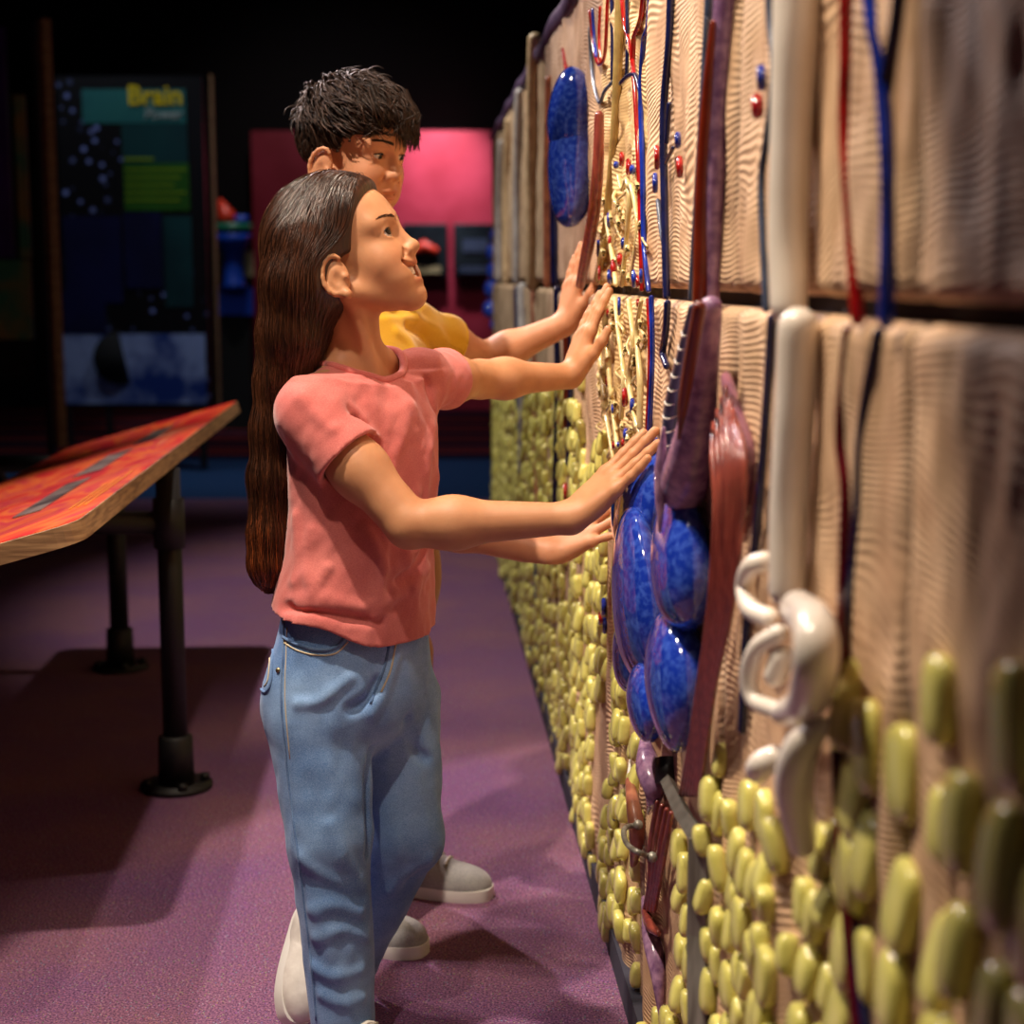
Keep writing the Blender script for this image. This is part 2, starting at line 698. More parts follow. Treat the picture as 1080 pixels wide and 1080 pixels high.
fl = MB().box((-1.5, 7.5, -0.05), (9, 16.4, 0.1)).build('floor', M_floor, smooth=False)
tag(fl, 'mauve speckled carpet turning blue and striped further back', 'floor', kind='structure')
ce = MB().box((-1.5, 7.5, 4.45), (9, 16.4, 0.1)).build('ceiling', M_ceil, smooth=False)
tag(ce, 'unlit black ceiling of the exhibition hall', 'ceiling', kind='structure')
wb = MB().box((-1.5, 15.55, 2.2), (9, 0.1, 4.4)).build('wall_back', M_dark, smooth=False)
tag(wb, 'dark back wall of the hall', 'wall', kind='structure')
rw = MB().box((-0.55, 15.25, 1.28), (3.6, 0.3, 2.52)).build('wall_red', M_redwall, smooth=False)
tag(rw, 'red display wall with a pink pool of light', 'wall', kind='structure')
wl = MB().box((-5.95, 7.5, 2.2), (0.1, 16.4, 4.4)).build('wall_left', M_dark, smooth=False)
tag(wl, 'dark left wall of the hall', 'wall', kind='structure')
for i, y in enumerate((8.5, 11.0, 13.5)):
    bm_ = MB().box((-1.5, y, 4.26), (8.8, 0.18, 0.26)).build('trim_%d' % (i + 1), M_ceil, smooth=False)
    tag(bm_, 'black ceiling beam crossing the dark hall', 'beam', kind='structure')


# ------------------------------------------------------------------ relief wall
def clay_material(name, ridge=0.6):
    nt = NT(name)
    tc = nt.n('ShaderNodeTexCoord').outputs['Object']
    at = nt.n('ShaderNodeAttribute', attribute_name='tint')
    n2 = nt.n('ShaderNodeTexNoise', i_Scale=14, i_Detail=4)
    nt.l(tc, n2.inputs['Vector'])
    base = ramp(nt, n2.outputs[0], [(0.3, lin((196, 160, 126))), (0.7, lin((232, 198, 160)))])
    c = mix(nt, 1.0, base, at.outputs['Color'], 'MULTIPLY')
    mp = nt.n('ShaderNodeMapping')
    mp.inputs['Scale'].default_value = (1, 1, 1)
    nt.l(tc, mp.inputs[0])
    wv = nt.n('ShaderNodeTexWave', bands_direction='Z', wave_profile='SIN', i_Scale=40, i_Distortion=70, i_Detail=1)
    wv.inputs['Detail Scale'].default_value = 0.10
    nt.l(mp.outputs[0], wv.inputs['Vector'])
    n1 = nt.n('ShaderNodeTexNoise', i_Scale=9, i_Detail=1)
    nt.l(tc, n1.inputs['Vector'])
    mk = ramp(nt, n1.outputs[0], [(0.42, (0.1, 0.1, 0.1, 1)), (0.6, (1, 1, 1, 1))])
    mm = nt.n('ShaderNodeMath', operation='MULTIPLY')
    nt.l(wv.outputs[0], mm.inputs[0])
    nt.l(mk, mm.inputs[1])
    # base colour is darkened in the carved grooves
    groove = ramp(nt, mm.outputs[0], [(0.0, lin((205, 190, 178))), (0.5, (1, 1, 1, 1))])
    c = mix(nt, 0.5, c, groove, 'MULTIPLY')
    nt.l(c, nt.b.inputs['Base Color'])
    bp = nt.n('ShaderNodeBump', i_Strength=ridge, i_Distance=0.006)
    nt.l(mm.outputs[0], bp.inputs['Height'])
    nt.l(bp.outputs[0], nt.b.inputs['Normal'])
    nt.b.inputs['Roughness'].default_value = 0.62
    nt.b.inputs['Specular IOR Level'].default_value = 0.15
    return nt.m


M_clay = clay_material('carved_clay', 0.32)
JOINT_Z, WALL_TOP, WALL_NEAR, WALL_FAR = 1.223, 1.87, 0.45, 7.9
GROUT_Y = [1.2, 1.87, 2.58, 3.55, 4.6, 5.9]


def relief(Y, z):
    q = np.stack([Y * 9, z * 1.6, Y * 0], -1)
    d = 0.011 * vnoise(q, 1)
    q = np.stack([Y * 22, z * 7, Y * 0], -1)
    d += 0.005 * vnoise(q, 2)
    q = np.stack([Y * 55, z * 26, Y * 0], -1)
    d += 0.0022 * vnoise(q, 3)
    net = np.clip((0.36 - np.abs(Y - 2.9)) / 0.06, 0, 1) * np.clip((z - 0.84) / 0.1, 0, 1)
    q = np.stack([Y * 40, z * 40, Y * 0], -1)
    d += net * 0.008 * vnoise(q, 5)
    for g in GROUT_Y:
        d -= 0.012 * np.exp(-((Y - g) / 0.012) ** 2)
    return d, net


def wall_panel(z0, z1, nz):
    ys = [WALL_NEAR]
    while ys[-1] < WALL_FAR:
        ys.append(ys[-1] + 0.0045 * max(ys[-1], 0.9))
    ys = np.array(ys)
    zs = np.linspace(z0, z1, nz)
    Y, Z = np.meshgrid(ys, zs, indexing='ij')
    d, net = relief(Y, Z)
    edge = np.clip(np.minimum(Z - z0, z1 - Z) / 0.012, 0, 1)
    d = d - (1 - edge ** 0.5) * 0.014
    V = np.stack([WX0 - WSL * Y - d, Y, Z], -1)
    ny = len(ys)
    idx = np.arange(ny * nz).reshape(ny, nz)
    Q = np.stack([idx[:-1, :-1], idx[:-1, 1:], idx[1:, 1:], idx[1:, :-1]], -1).reshape(-1, 4)
    # glaze colour of each zone
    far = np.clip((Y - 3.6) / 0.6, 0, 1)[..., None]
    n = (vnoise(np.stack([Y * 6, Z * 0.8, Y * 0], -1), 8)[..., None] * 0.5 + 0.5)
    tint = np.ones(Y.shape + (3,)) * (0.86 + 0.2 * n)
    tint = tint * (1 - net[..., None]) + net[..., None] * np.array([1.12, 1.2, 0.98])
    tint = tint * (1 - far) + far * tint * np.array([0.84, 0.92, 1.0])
    for g in GROUT_Y:
        m = np.exp(-((Y - g) / 0.010) ** 2)[..., None]
        tint = tint * (1 - m) + m * np.array([0.36, 0.42, 0.55])
    cols = np.concatenate([tint, np.ones(Y.shape + (1,))], -1).reshape(-1, 4)
    # close the panel at the back so it is a slab
    return V.reshape(-1, 3), Q, cols, idx


wr = MB()
Ym = (WALL_NEAR + WALL_FAR) / 2
Rw = np.array([[N_OUT[0], ALONG[0], 0], [N_OUT[1], ALONG[1], 0], [0, 0, 1.0]])
wr.box(WP(Ym, 0.93, -0.14), (0.22, (WALL_FAR - WALL_NEAR) * 1.0, 1.84), Rw)
M_joint = mat('dark_joint', (44, 44, 58), rough=0.8)
wall = wr.build('wall_right', M_joint, smooth=False)
tag(wall, 'long carved clay relief wall the two children touch', 'wall', kind='structure')
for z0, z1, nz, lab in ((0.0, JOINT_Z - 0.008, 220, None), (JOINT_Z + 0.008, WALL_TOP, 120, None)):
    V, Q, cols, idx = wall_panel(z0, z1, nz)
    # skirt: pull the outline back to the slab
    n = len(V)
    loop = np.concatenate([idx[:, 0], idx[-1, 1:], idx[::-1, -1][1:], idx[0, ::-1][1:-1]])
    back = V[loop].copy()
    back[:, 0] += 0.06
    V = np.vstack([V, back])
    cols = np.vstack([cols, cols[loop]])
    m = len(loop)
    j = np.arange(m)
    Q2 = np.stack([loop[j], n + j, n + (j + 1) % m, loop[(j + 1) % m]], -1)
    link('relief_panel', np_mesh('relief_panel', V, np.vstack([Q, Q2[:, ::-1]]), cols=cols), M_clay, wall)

M_purple = mat('purple_glaze', (176, 138, 170), (118, 84, 124), rough=0.25, scale=60, coat=0.3, bump=0.3, bscale=70)
M_rim = mat('dark_purple_rim', (112, 92, 124), (70, 56, 84), rough=0.4, scale=30, bump=0.5, bscale=40)
rim_pts = [WP(y, 1.885 + 0.008 * math.sin(y * 9), -0.012) for y in np.arange(WALL_NEAR, WALL_FAR, 0.1)]
MB().tube(rim_pts, 0.030, 12).build('top_rim', M_rim, wall)
MB().box(WP(Ym, 0.03, 0.004), (0.02, WALL_FAR - WALL_NEAR, 0.06), Rw).build('base_strip', M_joint, wall, smooth=False)

# ------------------------------------------------------------------ glazes
M_red = mat('red_glaze', (176, 24, 22), (130, 12, 16), rough=0.12, scale=30, coat=0.6)
M_dred = mat('dark_red_glaze', (104, 14, 26), (74, 8, 20), rough=0.18, scale=30, coat=0.5)
M_blue = mat('blue_glaze', (30, 56, 170), (18, 34, 116), rough=0.12, scale=30, coat=0.6)
M_navy = mat('navy_glaze', (30, 34, 82), (22, 24, 58), rough=0.2, scale=30, coat=0.4)
M_slate = mat('slate_blue_glaze', (72, 86, 112), (52, 62, 84), rough=0.3, scale=40, coat=0.3)
M_cobalt = mat('mottled_cobalt_glaze', (24, 52, 164), (62, 96, 200), rough=0.10, scale=95, coat=1.0, detail=5,
               contrast=(0.42, 0.68))
M_bone = mat('ivory_glaze', (240, 232, 220), (224, 214, 200), rough=0.3, scale=10, coat=0.3)
M_sand = mat('sandy_clay', (206, 180, 142), (176, 150, 116), rough=0.45, scale=30, bump=0.4, bscale=60)
M_grayc = mat('grey_clay', (176, 172, 170), (146, 140, 140), rough=0.45, scale=20, bump=0.3)
M_pale = mat('pale_yellow_glaze', (222, 206, 150), (200, 178, 120), rough=0.25, scale=40, coat=0.3)
M_ochre = mat('ochre_glaze', (190, 166, 104), (160, 136, 84), rough=0.3, scale=40, coat=0.2)
M_muscle = mat('red_brown_glaze', (160, 78, 64), (116, 50, 46), rough=0.3, scale=14, coat=0.3, stretch=(6, 6, 0.6), bump=0.5, bscale=20)
M_pinkish = mat('dusty_pink_glaze', (150, 96, 110), (112, 72, 92), rough=0.3, scale=30, coat=0.3)
M_rust = mat('rust_red_glaze', (120, 38, 16), (92, 26, 10), rough=0.3, scale=20)
M_fat = mat('yellow_green_glaze', (226, 220, 130), (202, 196, 98), rough=0.22, scale=25, coat=0.4)
M_copper = mat('copper_glaze', (186, 122, 92), (140, 84, 66), rough=0.35, scale=30, coat=0.2)


def wtube(name, px, rpx, m, label, cat, group_=None, out=0.008, seg=10, parent=None, n=6, ends=True, flat=1.0):
    """a glazed tube lying on the relief wall; px: (x, y[, out])"""
    pts = [np.append(W(p[0], p[1], p[2] if len(p) > 2 else out), 0) for p in px]
    rr = [rpx] * len(px) if np.isscalar(rpx) else rpx
    for p, r in zip(pts, rr):
        p[3] = r * p[1] / F_PX
    s = spline(np.array(pts), n)
    path, rad = [q[:3] for q in s], [max(q[3], 0.0008) for q in s]
    if ends:
        path, rad = round_ends(path, rad)
    o = MB().tube(path, rad, seg, flat=flat, flat_dir=ALONG if flat != 1 else None).build(name, m, parent)
    if parent is None:
        tag(o, label, cat, group_)
    return o


# red and blue vessels (upper panel)
wtube('artery', [(893, -60), (893, 60), (892, 130), (899, 250), (905, 336)], 8, M_red, 'thick red tube on the upper panel at right, left of the forked blue tube', 'vessel')
wtube('artery', [(896, 350), (890, 420), (888, 470), (893, 520), (890, 640), (884, 800), (892, 930), (905, 1090)], 8, M_dred, 'dark red tube on the lower panel right of the white coils', 'vessel')
v = empty('vein', W(930, 90), 'forked blue tube on the upper panel at far right', 'vessel')
wtube('branch', [(914, -60), (921, 20), (931, 85), (937, 190), (935, 338)], 9, M_blue, None, None, parent=v)
wtube('branch', [(952, -60), (944, 20), (932, 88)], 6, M_navy, None, None, parent=v)
wtube('vein', [(927, 352), (914, 420), (908, 480), (905, 560), (893, 680), (886, 800), (894, 920), (915, 1090)], 7, M_navy, 'dark blue tube on the lower panel behind the dark red one', 'vessel', out=0.004)
wtube('vein', [(808, -60), (812, 20), (816, 80), (808, 150), (803, 200), (808, 326)], 4, M_slate, 'slim slate blue tube left of the white duct on the upper panel', 'vessel')
wtube('vein', [(814, 336), (807, 450), (798, 560), (789, 640), (785, 720), (783, 770)], 5, M_navy, 'slim navy tube left of the white duct on the lower panel', 'vessel')
v = empty('vein', W(703, 150), 'long navy tube with short side twigs left of the tall hair follicle, upper panel', 'vessel')
wtube('branch', [(708, -30), (706, 40), (700, 120), (701, 220), (703, 312)], 4.2, M_navy, None, None, parent=v)
wtube('branch', [(706, 110), (703, 150)], 2.6, M_navy, None, None, parent=v)
wtube('branch', [(710, 156), (702, 172)], 2.2, M_navy, None, None, parent=v)
wtube('branch', [(694, 212), (697, 240), (701, 262)], 2.6, M_slate, None, None, parent=v)
wtube('vein', [(704, 320), (702, 350), (699, 372), (703, 386)], 4, M_navy, 'short navy tube hanging just below the panel joint', 'vessel')
v = empty('artery', W(672, 130), 'bright red forked tube beside the pale yellow network, upper panel', 'vessel')
wtube('branch', [(654, -40), (658, 20), (664, 45), (668, 72), (672, 140), (675, 220), (677, 305)], 2.6, M_red, None, None, parent=v)
wtube('branch', [(680, -20), (676, 20), (669, 40), (667, 62)], 3.0, M_red, None, None, parent=v)
v = empty('vein', W(678, 130), 'bright blue tube with a crooked side arm beside the red forked tube', 'vessel')
wtube('branch', [(687, -30), (684, 25), (679, 45), (676, 100), (678, 180), (679, 250), (684, 306)], 3.0, M_blue, None, None, parent=v)
wtube('branch', [(655, 88), (663, 80), (671, 80), (676, 98)], 2.8, M_navy, None, None, parent=v)
wtube('branch', [(661, -10), (662, 40), (661, 80)], 2.0, M_navy, None, None, parent=v)
wtube('vein', [(687, 314), (688, 370), (686, 430), (684, 470)], 3.0, M_blue, 'blue tube beside a red one below the panel joint', 'vessel')
wtube('artery', [(683, 316), (685, 370), (683, 430), (681, 470)], 1.8, M_red, 'thin red tube beside a blue one below the panel joint', 'vessel', out=0.012)
v = empty('vein', W(634, 90), 'looped thin blue tubes right of the upper blue gland', 'vessel')
wtube('branch', [(622, 30), (624, 70), (629, 100), (633, 108), (638, 96), (647, 86)], 2.0, M_slate, None, None, parent=v)
wtube('branch', [(645, -20), (646, 40), (646, 84)], 2.2, M_navy, None, None, parent=v)
wtube('branch', [(625, 10), (627, 40), (629, 60)], 1.8, M_blue, None, None, parent=v)
v = empty('artery', W(632, 50), 'looped thin red tubes above the upper blue gland', 'vessel')
wtube('branch', [(622, 12), (625, 40), (629, 62), (633, 68), (638, 56), (641, 0)], 2.0, M_red, None, None, parent=v)
wtube('branch', [(633, 8), (632, 40), (634, 66)], 1.6, M_red, None, None, parent=v)
wtube('branch', [(594, 52), (596, 66), (599, 84)], 2.2, M_red, None, None, parent=v)
wtube('vein', [(745, 20), (741, 120), (734, 312)], 2.0, M_slate, 'very thin slate tube along the left flank of the tall follicle', 'vessel', out=0.02)

# standing columns and ducts
wtube('sweat_duct', [(842, -80), (840, 30), (834, 160), (831, 250), (832, 322)], [26, 25, 22, 21, 20], M_bone, 'thick ivory white duct on the upper panel', 'duct', out=0.012, seg=16)
sg = empty('sweat_gland', W(845, 700), 'ivory white coiled gland hanging from its thick duct, lower panel', 'gland')
wtube('duct', [(842, 346), (838, 440), (832, 540), (830, 622)], [22, 22, 21, 20], M_bone, None, None, out=0.016, seg=16, parent=sg)
wtube('coil', [(806, 592, 0.02), (792, 598, 0.03), (786, 618, 0.03), (792, 642, 0.03), (812, 652, 0.02)], 11, M_bone, None, None, seg=14, parent=sg)
wtube('coil', [(842, 642, 0.02), (858, 660, 0.04), (860, 700, 0.045), (850, 742, 0.03), (826, 752, 0.02)], [20, 24, 25, 22, 14], M_bone, None, None, seg=16, parent=sg)
wtube('coil', [(822, 668, 0.02), (800, 682, 0.035), (790, 710, 0.04), (796, 738, 0.035), (822, 750, 0.02)], 10, M_bone, None, None, seg=14, parent=sg)
wtube('coil', [(826, 692, 0.015), (818, 712, 0.02)], 13, M_bone, None, None, seg=14, parent=sg)
wtube('coil', [(870, 764, 0.02), (846, 788, 0.035), (838, 830, 0.035), (846, 890, 0.02)], [9, 20, 22, 16], M_bone, None, None, seg=16, parent=sg)
wtube('coil', [(816, 800, 0.02), (804, 806, 0.03), (800, 812, 0.03)], 15, M_bone, None, None, seg=14, parent=sg)
wtube('nerve_column', [(655, -40), (652, 60), (648, 140), (641, 220), (632, 296)], [5, 5, 4.5, 4, 3.5], M_ochre, 'tall ochre column rising beside the reddish band, upper panel', 'column')
cols_px = [(534, 128, 296, 4.0, M_sand), (546, 98, 296, 5, M_grayc), (562, 42, 300, 7.5, M_sand), (577, 84, 300, 4, M_copper), (526, 150, 294, 3, M_grayc)]
LABC = ['slim sandy column near the far end of the wall, upper panel', 'pale grey column between two sandy ones, upper panel',
        'thick sandy column left of the upper blue gland', 'copper brown column behind the upper blue gland',
        'pale grey column at the far end of the wall, upper panel']
for (x, y0, y1, r, m), lab in zip(cols_px, LABC):
    wtube('clay_column', [(x + 2, y0), (x, (y0 + y1) / 2), (x, y1)], r, m, lab, 'column', out=0.012)
wtube('clay_column', [(551, 304), (553, 400), (552, 496)], 6, M_grayc, 'pale grey column on the lower panel near the far end', 'column', out=0.012)
wtube('clay_column', [(563, 304), (565, 400), (568, 540)], 4, M_copper, 'slim brown column on the lower panel near the far end', 'column', out=0.006)
wtube('far_vessel', [(543, 190), (543, 296)], 2.2, M_navy, 'short navy tube far along the upper panel', 'vessel')
wtube('far_vessel', [(544, 304), (546, 420), (549, 536)], 2.4, M_navy, 'long navy tube far along the lower panel', 'vessel')
wtube('far_vessel', [(556, 120), (557, 294)], 1.6, M_dred, 'dark red tube far along the upper panel', 'vessel')
wtube('far_vessel', [(586, 130), (585, 220), (586, 298)], 5, M_navy, 'wide navy band left of the blue gland, upper panel', 'vessel')
v = empty('hair_follicle', W(592, 440), 'far dark follicle with a rust core, lower panel behind the hands', 'follicle')
wtube('sheath', [(588, 306), (589, 420), (586, 540)], 4.5, M_navy, None, None, parent=v)
wtube('hair', [(596, 306), (597, 400), (597, 470)], 3, M_rust, None, None, parent=v)
wtube('sheath', [(602, 306), (602, 420), (598, 500)], 3, M_navy, None, None, parent=v)
wtube('far_vessel', [(565, 585), (566, 640), (568, 700)], 2.4, M_slate, 'teal grey line low on the far wall', 'vessel')

# tall follicle in the middle
v = empty('hair_follicle', W(742, 160), 'tall purple hair follicle with a rust red hair core, upper panel', 'follicle')
wtube('sheath', [(768, -60), (762, 60), (754, 200), (749, 318)], [13, 12, 11, 10], M_purple, None, None, out=0.012, seg=16, parent=v)
wtube('sheath', [(752, -60), (745, 60), (736, 200), (729, 314)], [6, 5, 4, 3.5], M_slate, None, None, out=0.014, parent=v)
wtube('hair', [(752, 24), (747, 100), (741, 200), (738, 316)], [3, 7, 8, 7.5], M_rust, None, None, out=0.026, parent=v)

fo = empty('hair_follicle', W(720, 430), 'lower half of the tall follicle ending in a purple bulb above the blue lobes', 'follicle')
wtube('sheath', [(750, 324), (744, 380), (736, 440), (728, 485), (721, 512)], [12, 15, 20, 25, 28], M_purple, None, None, out=0.03, seg=18, parent=fo)
wtube('sheath', [(700, 452), (697, 500), (696, 560)], [2, 7, 2], M_purple, None, None, out=0.06, parent=fo)
wtube('hair', [(738, 324), (730, 370), (722, 420), (716, 462)], [7, 7, 6, 2], M_rust, None, None, out=0.056, parent=fo)
wtube('tiled_strip', [(730, 324), (719, 380), (710, 430), (706, 476)], [4, 7, 10, 9], M_slate, None, None, out=0.036, seg=14, parent=fo, ends=True)
for t in range(9):
    y = 352 + t * 14.5
    x = np.interp(y, [324, 380, 430, 476], [730, 719, 710, 706])
    r = np.interp(y, [324, 380, 430, 476], [4, 7, 10, 9])
    cpt = W(x, y, 0.036)
    rr = r * cpt[1] / F_PX * 1.02
    ring = [cpt + rr * (math.cos(a) * N_OUT + math.sin(a) * ALONG) + np.array([0, 0, 0.003 * math.sin(a * 2)]) for a in np.linspace(0, 2 * math.pi, 17)]
    MB().tube(ring, 0.0011, 5).build('glaze_line', M_bone, fo)
mu = empty('muscle_band', W(762, 600), 'red brown ribbed muscle band running down right of the blue lobes', 'relief')
for k in range(7):
    o = (k - 3) * 0.9
    wtube('fibre', [(765 + o * 4.5, 408 + abs(o) * 14, 0.02), (768 + o * 6, 480, 0.03), (769 + o * 5.2, 540, 0.03), (760 + o * 4.4, 640, 0.03), (746 + o * 3.4, 720, 0.03), (737 + o * 3.2, 780, 0.026), (728 + o * 3.6, 838, 0.022)],
          [2.6, 3.6, 3.6, 3.1, 2.7, 2.6, 3], M_muscle, None, None, parent=mu, seg=8)
wtube('pink_flank', [(766, 398, 0.012), (776, 440, 0.014), (786, 484, 0.014), (782, 530, 0.012), (776, 560, 0.01)], [6, 12, 13, 9, 3], M_pinkish, None, None, parent=mu, seg=12)
wtube('muscle_band', [(632, 122), (631, 170), (627, 220), (620, 262), (612, 300)], [5, 6, 6.5, 6.5, 5], M_muscle, 'smooth red brown band along the right of the upper blue gland', 'relief', out=0.03, seg=12)


def blob(name, px, py, Y, r, m, parent, rot=0.0, sc=0.0, seed=1, taper=0.0):
    """a glossy swollen lobe; r: radii out of wall, along wall, up"""
    bm = bmesh.new()
    bmesh.ops.create_uvsphere(bm, u_segments=36, v_segments=24, radius=1)
    c = P(px, py, Y)
    cr, sr = math.cos(rot), math.sin(rot)
    V = np.array([q.co for q in bm.verts])
    zz = V[:, 2:3]
    wob = 1 + 0.05 * vnoise(V * 1.3 + seed, seed)[:, None]
    V2 = V * wob
    V2[:, :2] *= (1 - taper * zz)
    V2 = V2 * np.array(r)
    x, z = V2[:, 0] * cr + V2[:, 2] * sr, -V2[:, 0] * sr + V2[:, 2] * cr
    Wd = c + x[:, None] * N_OUT + V2[:, 1:2] * ALONG + z[:, None] * np.array([0, 0, 1.0])
    for q, p in zip(bm.verts, Wd):
        q.co = p
    me = bpy.data.meshes.new(name)
    bm.to_mesh(me)
    bm.free()
    me.polygons.foreach_set('use_smooth', [True] * len(me.polygons))
    return link(name, me, m, parent)


gl = empty('oil_gland', W(700, 640), 'large glossy cobalt blue gland of swollen lobes the girl touches', 'gland')
blob('lobe', 719, 588, 2.07, (0.039, 0.100, 0.095), M_cobalt, gl, 0.05, seed=1, taper=0.18)
blob('lobe', 713, 716, 2.09, (0.039, 0.100, 0.095), M_cobalt, gl, 0.02, seed=2, taper=-0.02)
blob('lobe', 676, 628, 2.41, (0.043, 0.125, 0.135), M_cobalt, gl, 0.10, seed=3, taper=0.2)
blob('lobe', 678, 528, 2.50, (0.045, 0.120, 0.105), M_cobalt, gl, -0.16, seed=4, taper=-0.02)
blob('lobe', 666, 690, 2.50, (0.030, 0.07, 0.06), M_cobalt, gl, 0, seed=5)
blob('lobe', 681, 742, 2.26, (0.026, 0.075, 0.055), M_cobalt, gl, 0.1, seed=6)
gl2 = empty('oil_gland', W(604, 150), 'upper glossy dark blue gland near the boy’s raised hand', 'gland')
blob('lobe', 606, 128, 3.55, (0.058, 0.08, 0.115), M_cobalt, gl2, 0.05, seed=7, taper=0.12)
blob('lobe', 605, 172, 3.55, (0.056, 0.08, 0.140), M_cobalt, gl2, -0.06, seed=8, taper=-0.12)
gl3 = empty('oil_gland', P(520, 290, 7.7), 'string of small bright blue lobes at the far end of the wall', 'gland')
for k, (px, py, r) in enumerate([(524, 248, .035), (521, 266, .04), (522, 286, .042), (519, 305, .04), (518, 326, .04), (523, 342, .03)]):
    blob('lobe', px, py, 7.72, (r, r * 1.2, r * 1.1), M_cobalt, gl3, 0, seed=20 + k)

# steel bracket and the lower purple root
st = empty('steel_bracket', W(742, 950), 'grey steel bracket post bent below the muscle band', 'bracket')
Wb = [W(743, 890, 0.02), W(741, 985, 0.02), W(742, 1075, 0.02)]
mb = MB()
mb.tube([W(744, 884, 0.016), W(742, 985, 0.016), W(743, 1082, 0.016)], 0.021, 4)
mb.build('post', M_steel, st, smooth=False)
mb = MB()
mb.tube([W(704, 824, 0.030), W(722, 862, 0.026), W(744, 893, 0.016)], [0.010, 0.012, 0.016], 4)
mb.build('arm', M_dsteel, st, smooth=False)
mb = MB()
mb.tube([W(706, 800, 0.01), W(706, 826, 0.012)], 0.02, 8)
mb.build('socket', M_black, st)
rt = empty('root_tail', W(690, 900), 'copper and purple root piece below the blue lobes with a metal hoop', 'relief')
wtube('purple_leaf', [(680, 782, 0.02), (684, 810, 0.025), (690, 838, 0.02), (684, 858, 0.01)], [6, 14, 10, 2], M_purple, None, None, parent=rt, seg=12)
wtube('white_tip', [(665, 800, 0.006), (664, 822, 0.01)], [1.5, 4], M_bone, None, None, parent=rt)
wtube('copper_cup', [(664, 824, 0.012), (668, 850, 0.016), (672, 880, 0.014), (668, 912, 0.010)], [5, 8, 9, 4], M_copper, None, None, parent=rt)
for k in range(4):
    wtube('fibre', [(699 + k * 5 - 6, 846 + k * 4, 0.018), (692 + k * 5 - 5, 890, 0.02), (686 + k * 3, 930, 0.016), (680 + k * 3.4, 960, 0.01)], [3, 4.2, 3.8, 3], M_muscle, None, None, parent=rt, seg=8)
wtube('red_cup', [(680, 962, 0.012), (686, 976, 0.014), (694, 984, 0.01)], [4, 6, 4], M_muscle, None, None, parent=rt)
wtube('purple_tail', [(680, 948, 0.002), (688, 990, 0.008), (694, 1030, 0.006), (697, 1076, 0.002)], [4, 11, 8, 2], M_purple, None, None, parent=rt, seg=12)
hoop = [W(688, 904, 0.018), W(676, 900, 0.05), W(664, 893, 0.062), W(658, 882, 0.06), W(660, 873, 0.045), W(672, 870, 0.012)]
MB().tube(spline(hoop, 8), 0.0042, 10).build('hoop', M_steel, rt)
MB().tube([W(688, 904, 0.014), W(688, 904, 0.03)], 0.008, 10).build('bolt', M_steel, rt)
MB().tube([W(673, 870, 0.006), W(673, 870, 0.022)], 0.008, 10).build('bolt', M_steel, rt)

# pale yellow network cords
v = empty('nerve_network', W(660, 330), 'pale yellow network of looping cords between the joint and the blue gland', 'relief')
rn = random.Random(5)
CORDS = [[(637, 318), (640, 372), (644, 420), (650, 470)], [(648, 316), (652, 352), (657, 398), (656, 440)], [(664, 318), (668, 360), (664, 402), (670, 450)],
         [(676, 318), (672, 350), (676, 400), (674, 450)], [(628, 332), (632, 380), (638, 430)], [(652, 186), (655, 200), (660, 190), (664, 212), (660, 262), (656, 300)],
         [(640, 230), (645, 262), (649, 300)], [(662, 196), (668, 200), (671, 240), (668, 290)], [(670, 440), (676, 462), (680, 470)], [(640, 440), (646, 480), (652, 520), (648, 560)]]
for c in CORDS:
    wtube('cord', [(x + rn.uniform(-1, 1), y, 0.012) for x, y in c], [rn.uniform(2.2, 3.6) for _ in c], M_pale, None, None, parent=v, seg=8)
for k in range(44):
    x, y = rn.uniform(630, 682), rn.uniform(185, 470)
    if 270 < y < 330:
        continue
    h = rn.uniform(14, 34)
    a = rn.uniform(2, 6) * rn.choice((-1, 1))
    wtube('cord', [(x, y, 0.004), (x + a, y + h * .3, 0.011), (x - a * .6, y + h * .7, 0.011), (x + a * .3, y + h, 0.004)], rn.uniform(1.0, 2.0), M_pale, None, None, parent=v, seg=7, n=4)
for k in range(30):
    x, y = rn.uniform(632, 682), rn.uniform(190, 470)
    if 296 < y < 318:
        continue
    h = rn.uniform(8, 16)
    wtube('nub', [(x, y, 0.004), (x + rn.uniform(-3, 3), y + h / 2, 0.014), (x + rn.uniform(-3, 3), y + h, 0.004)], rn.uniform(1.8, 3.4), M_pale, None, None, parent=v, seg=7, n=3)

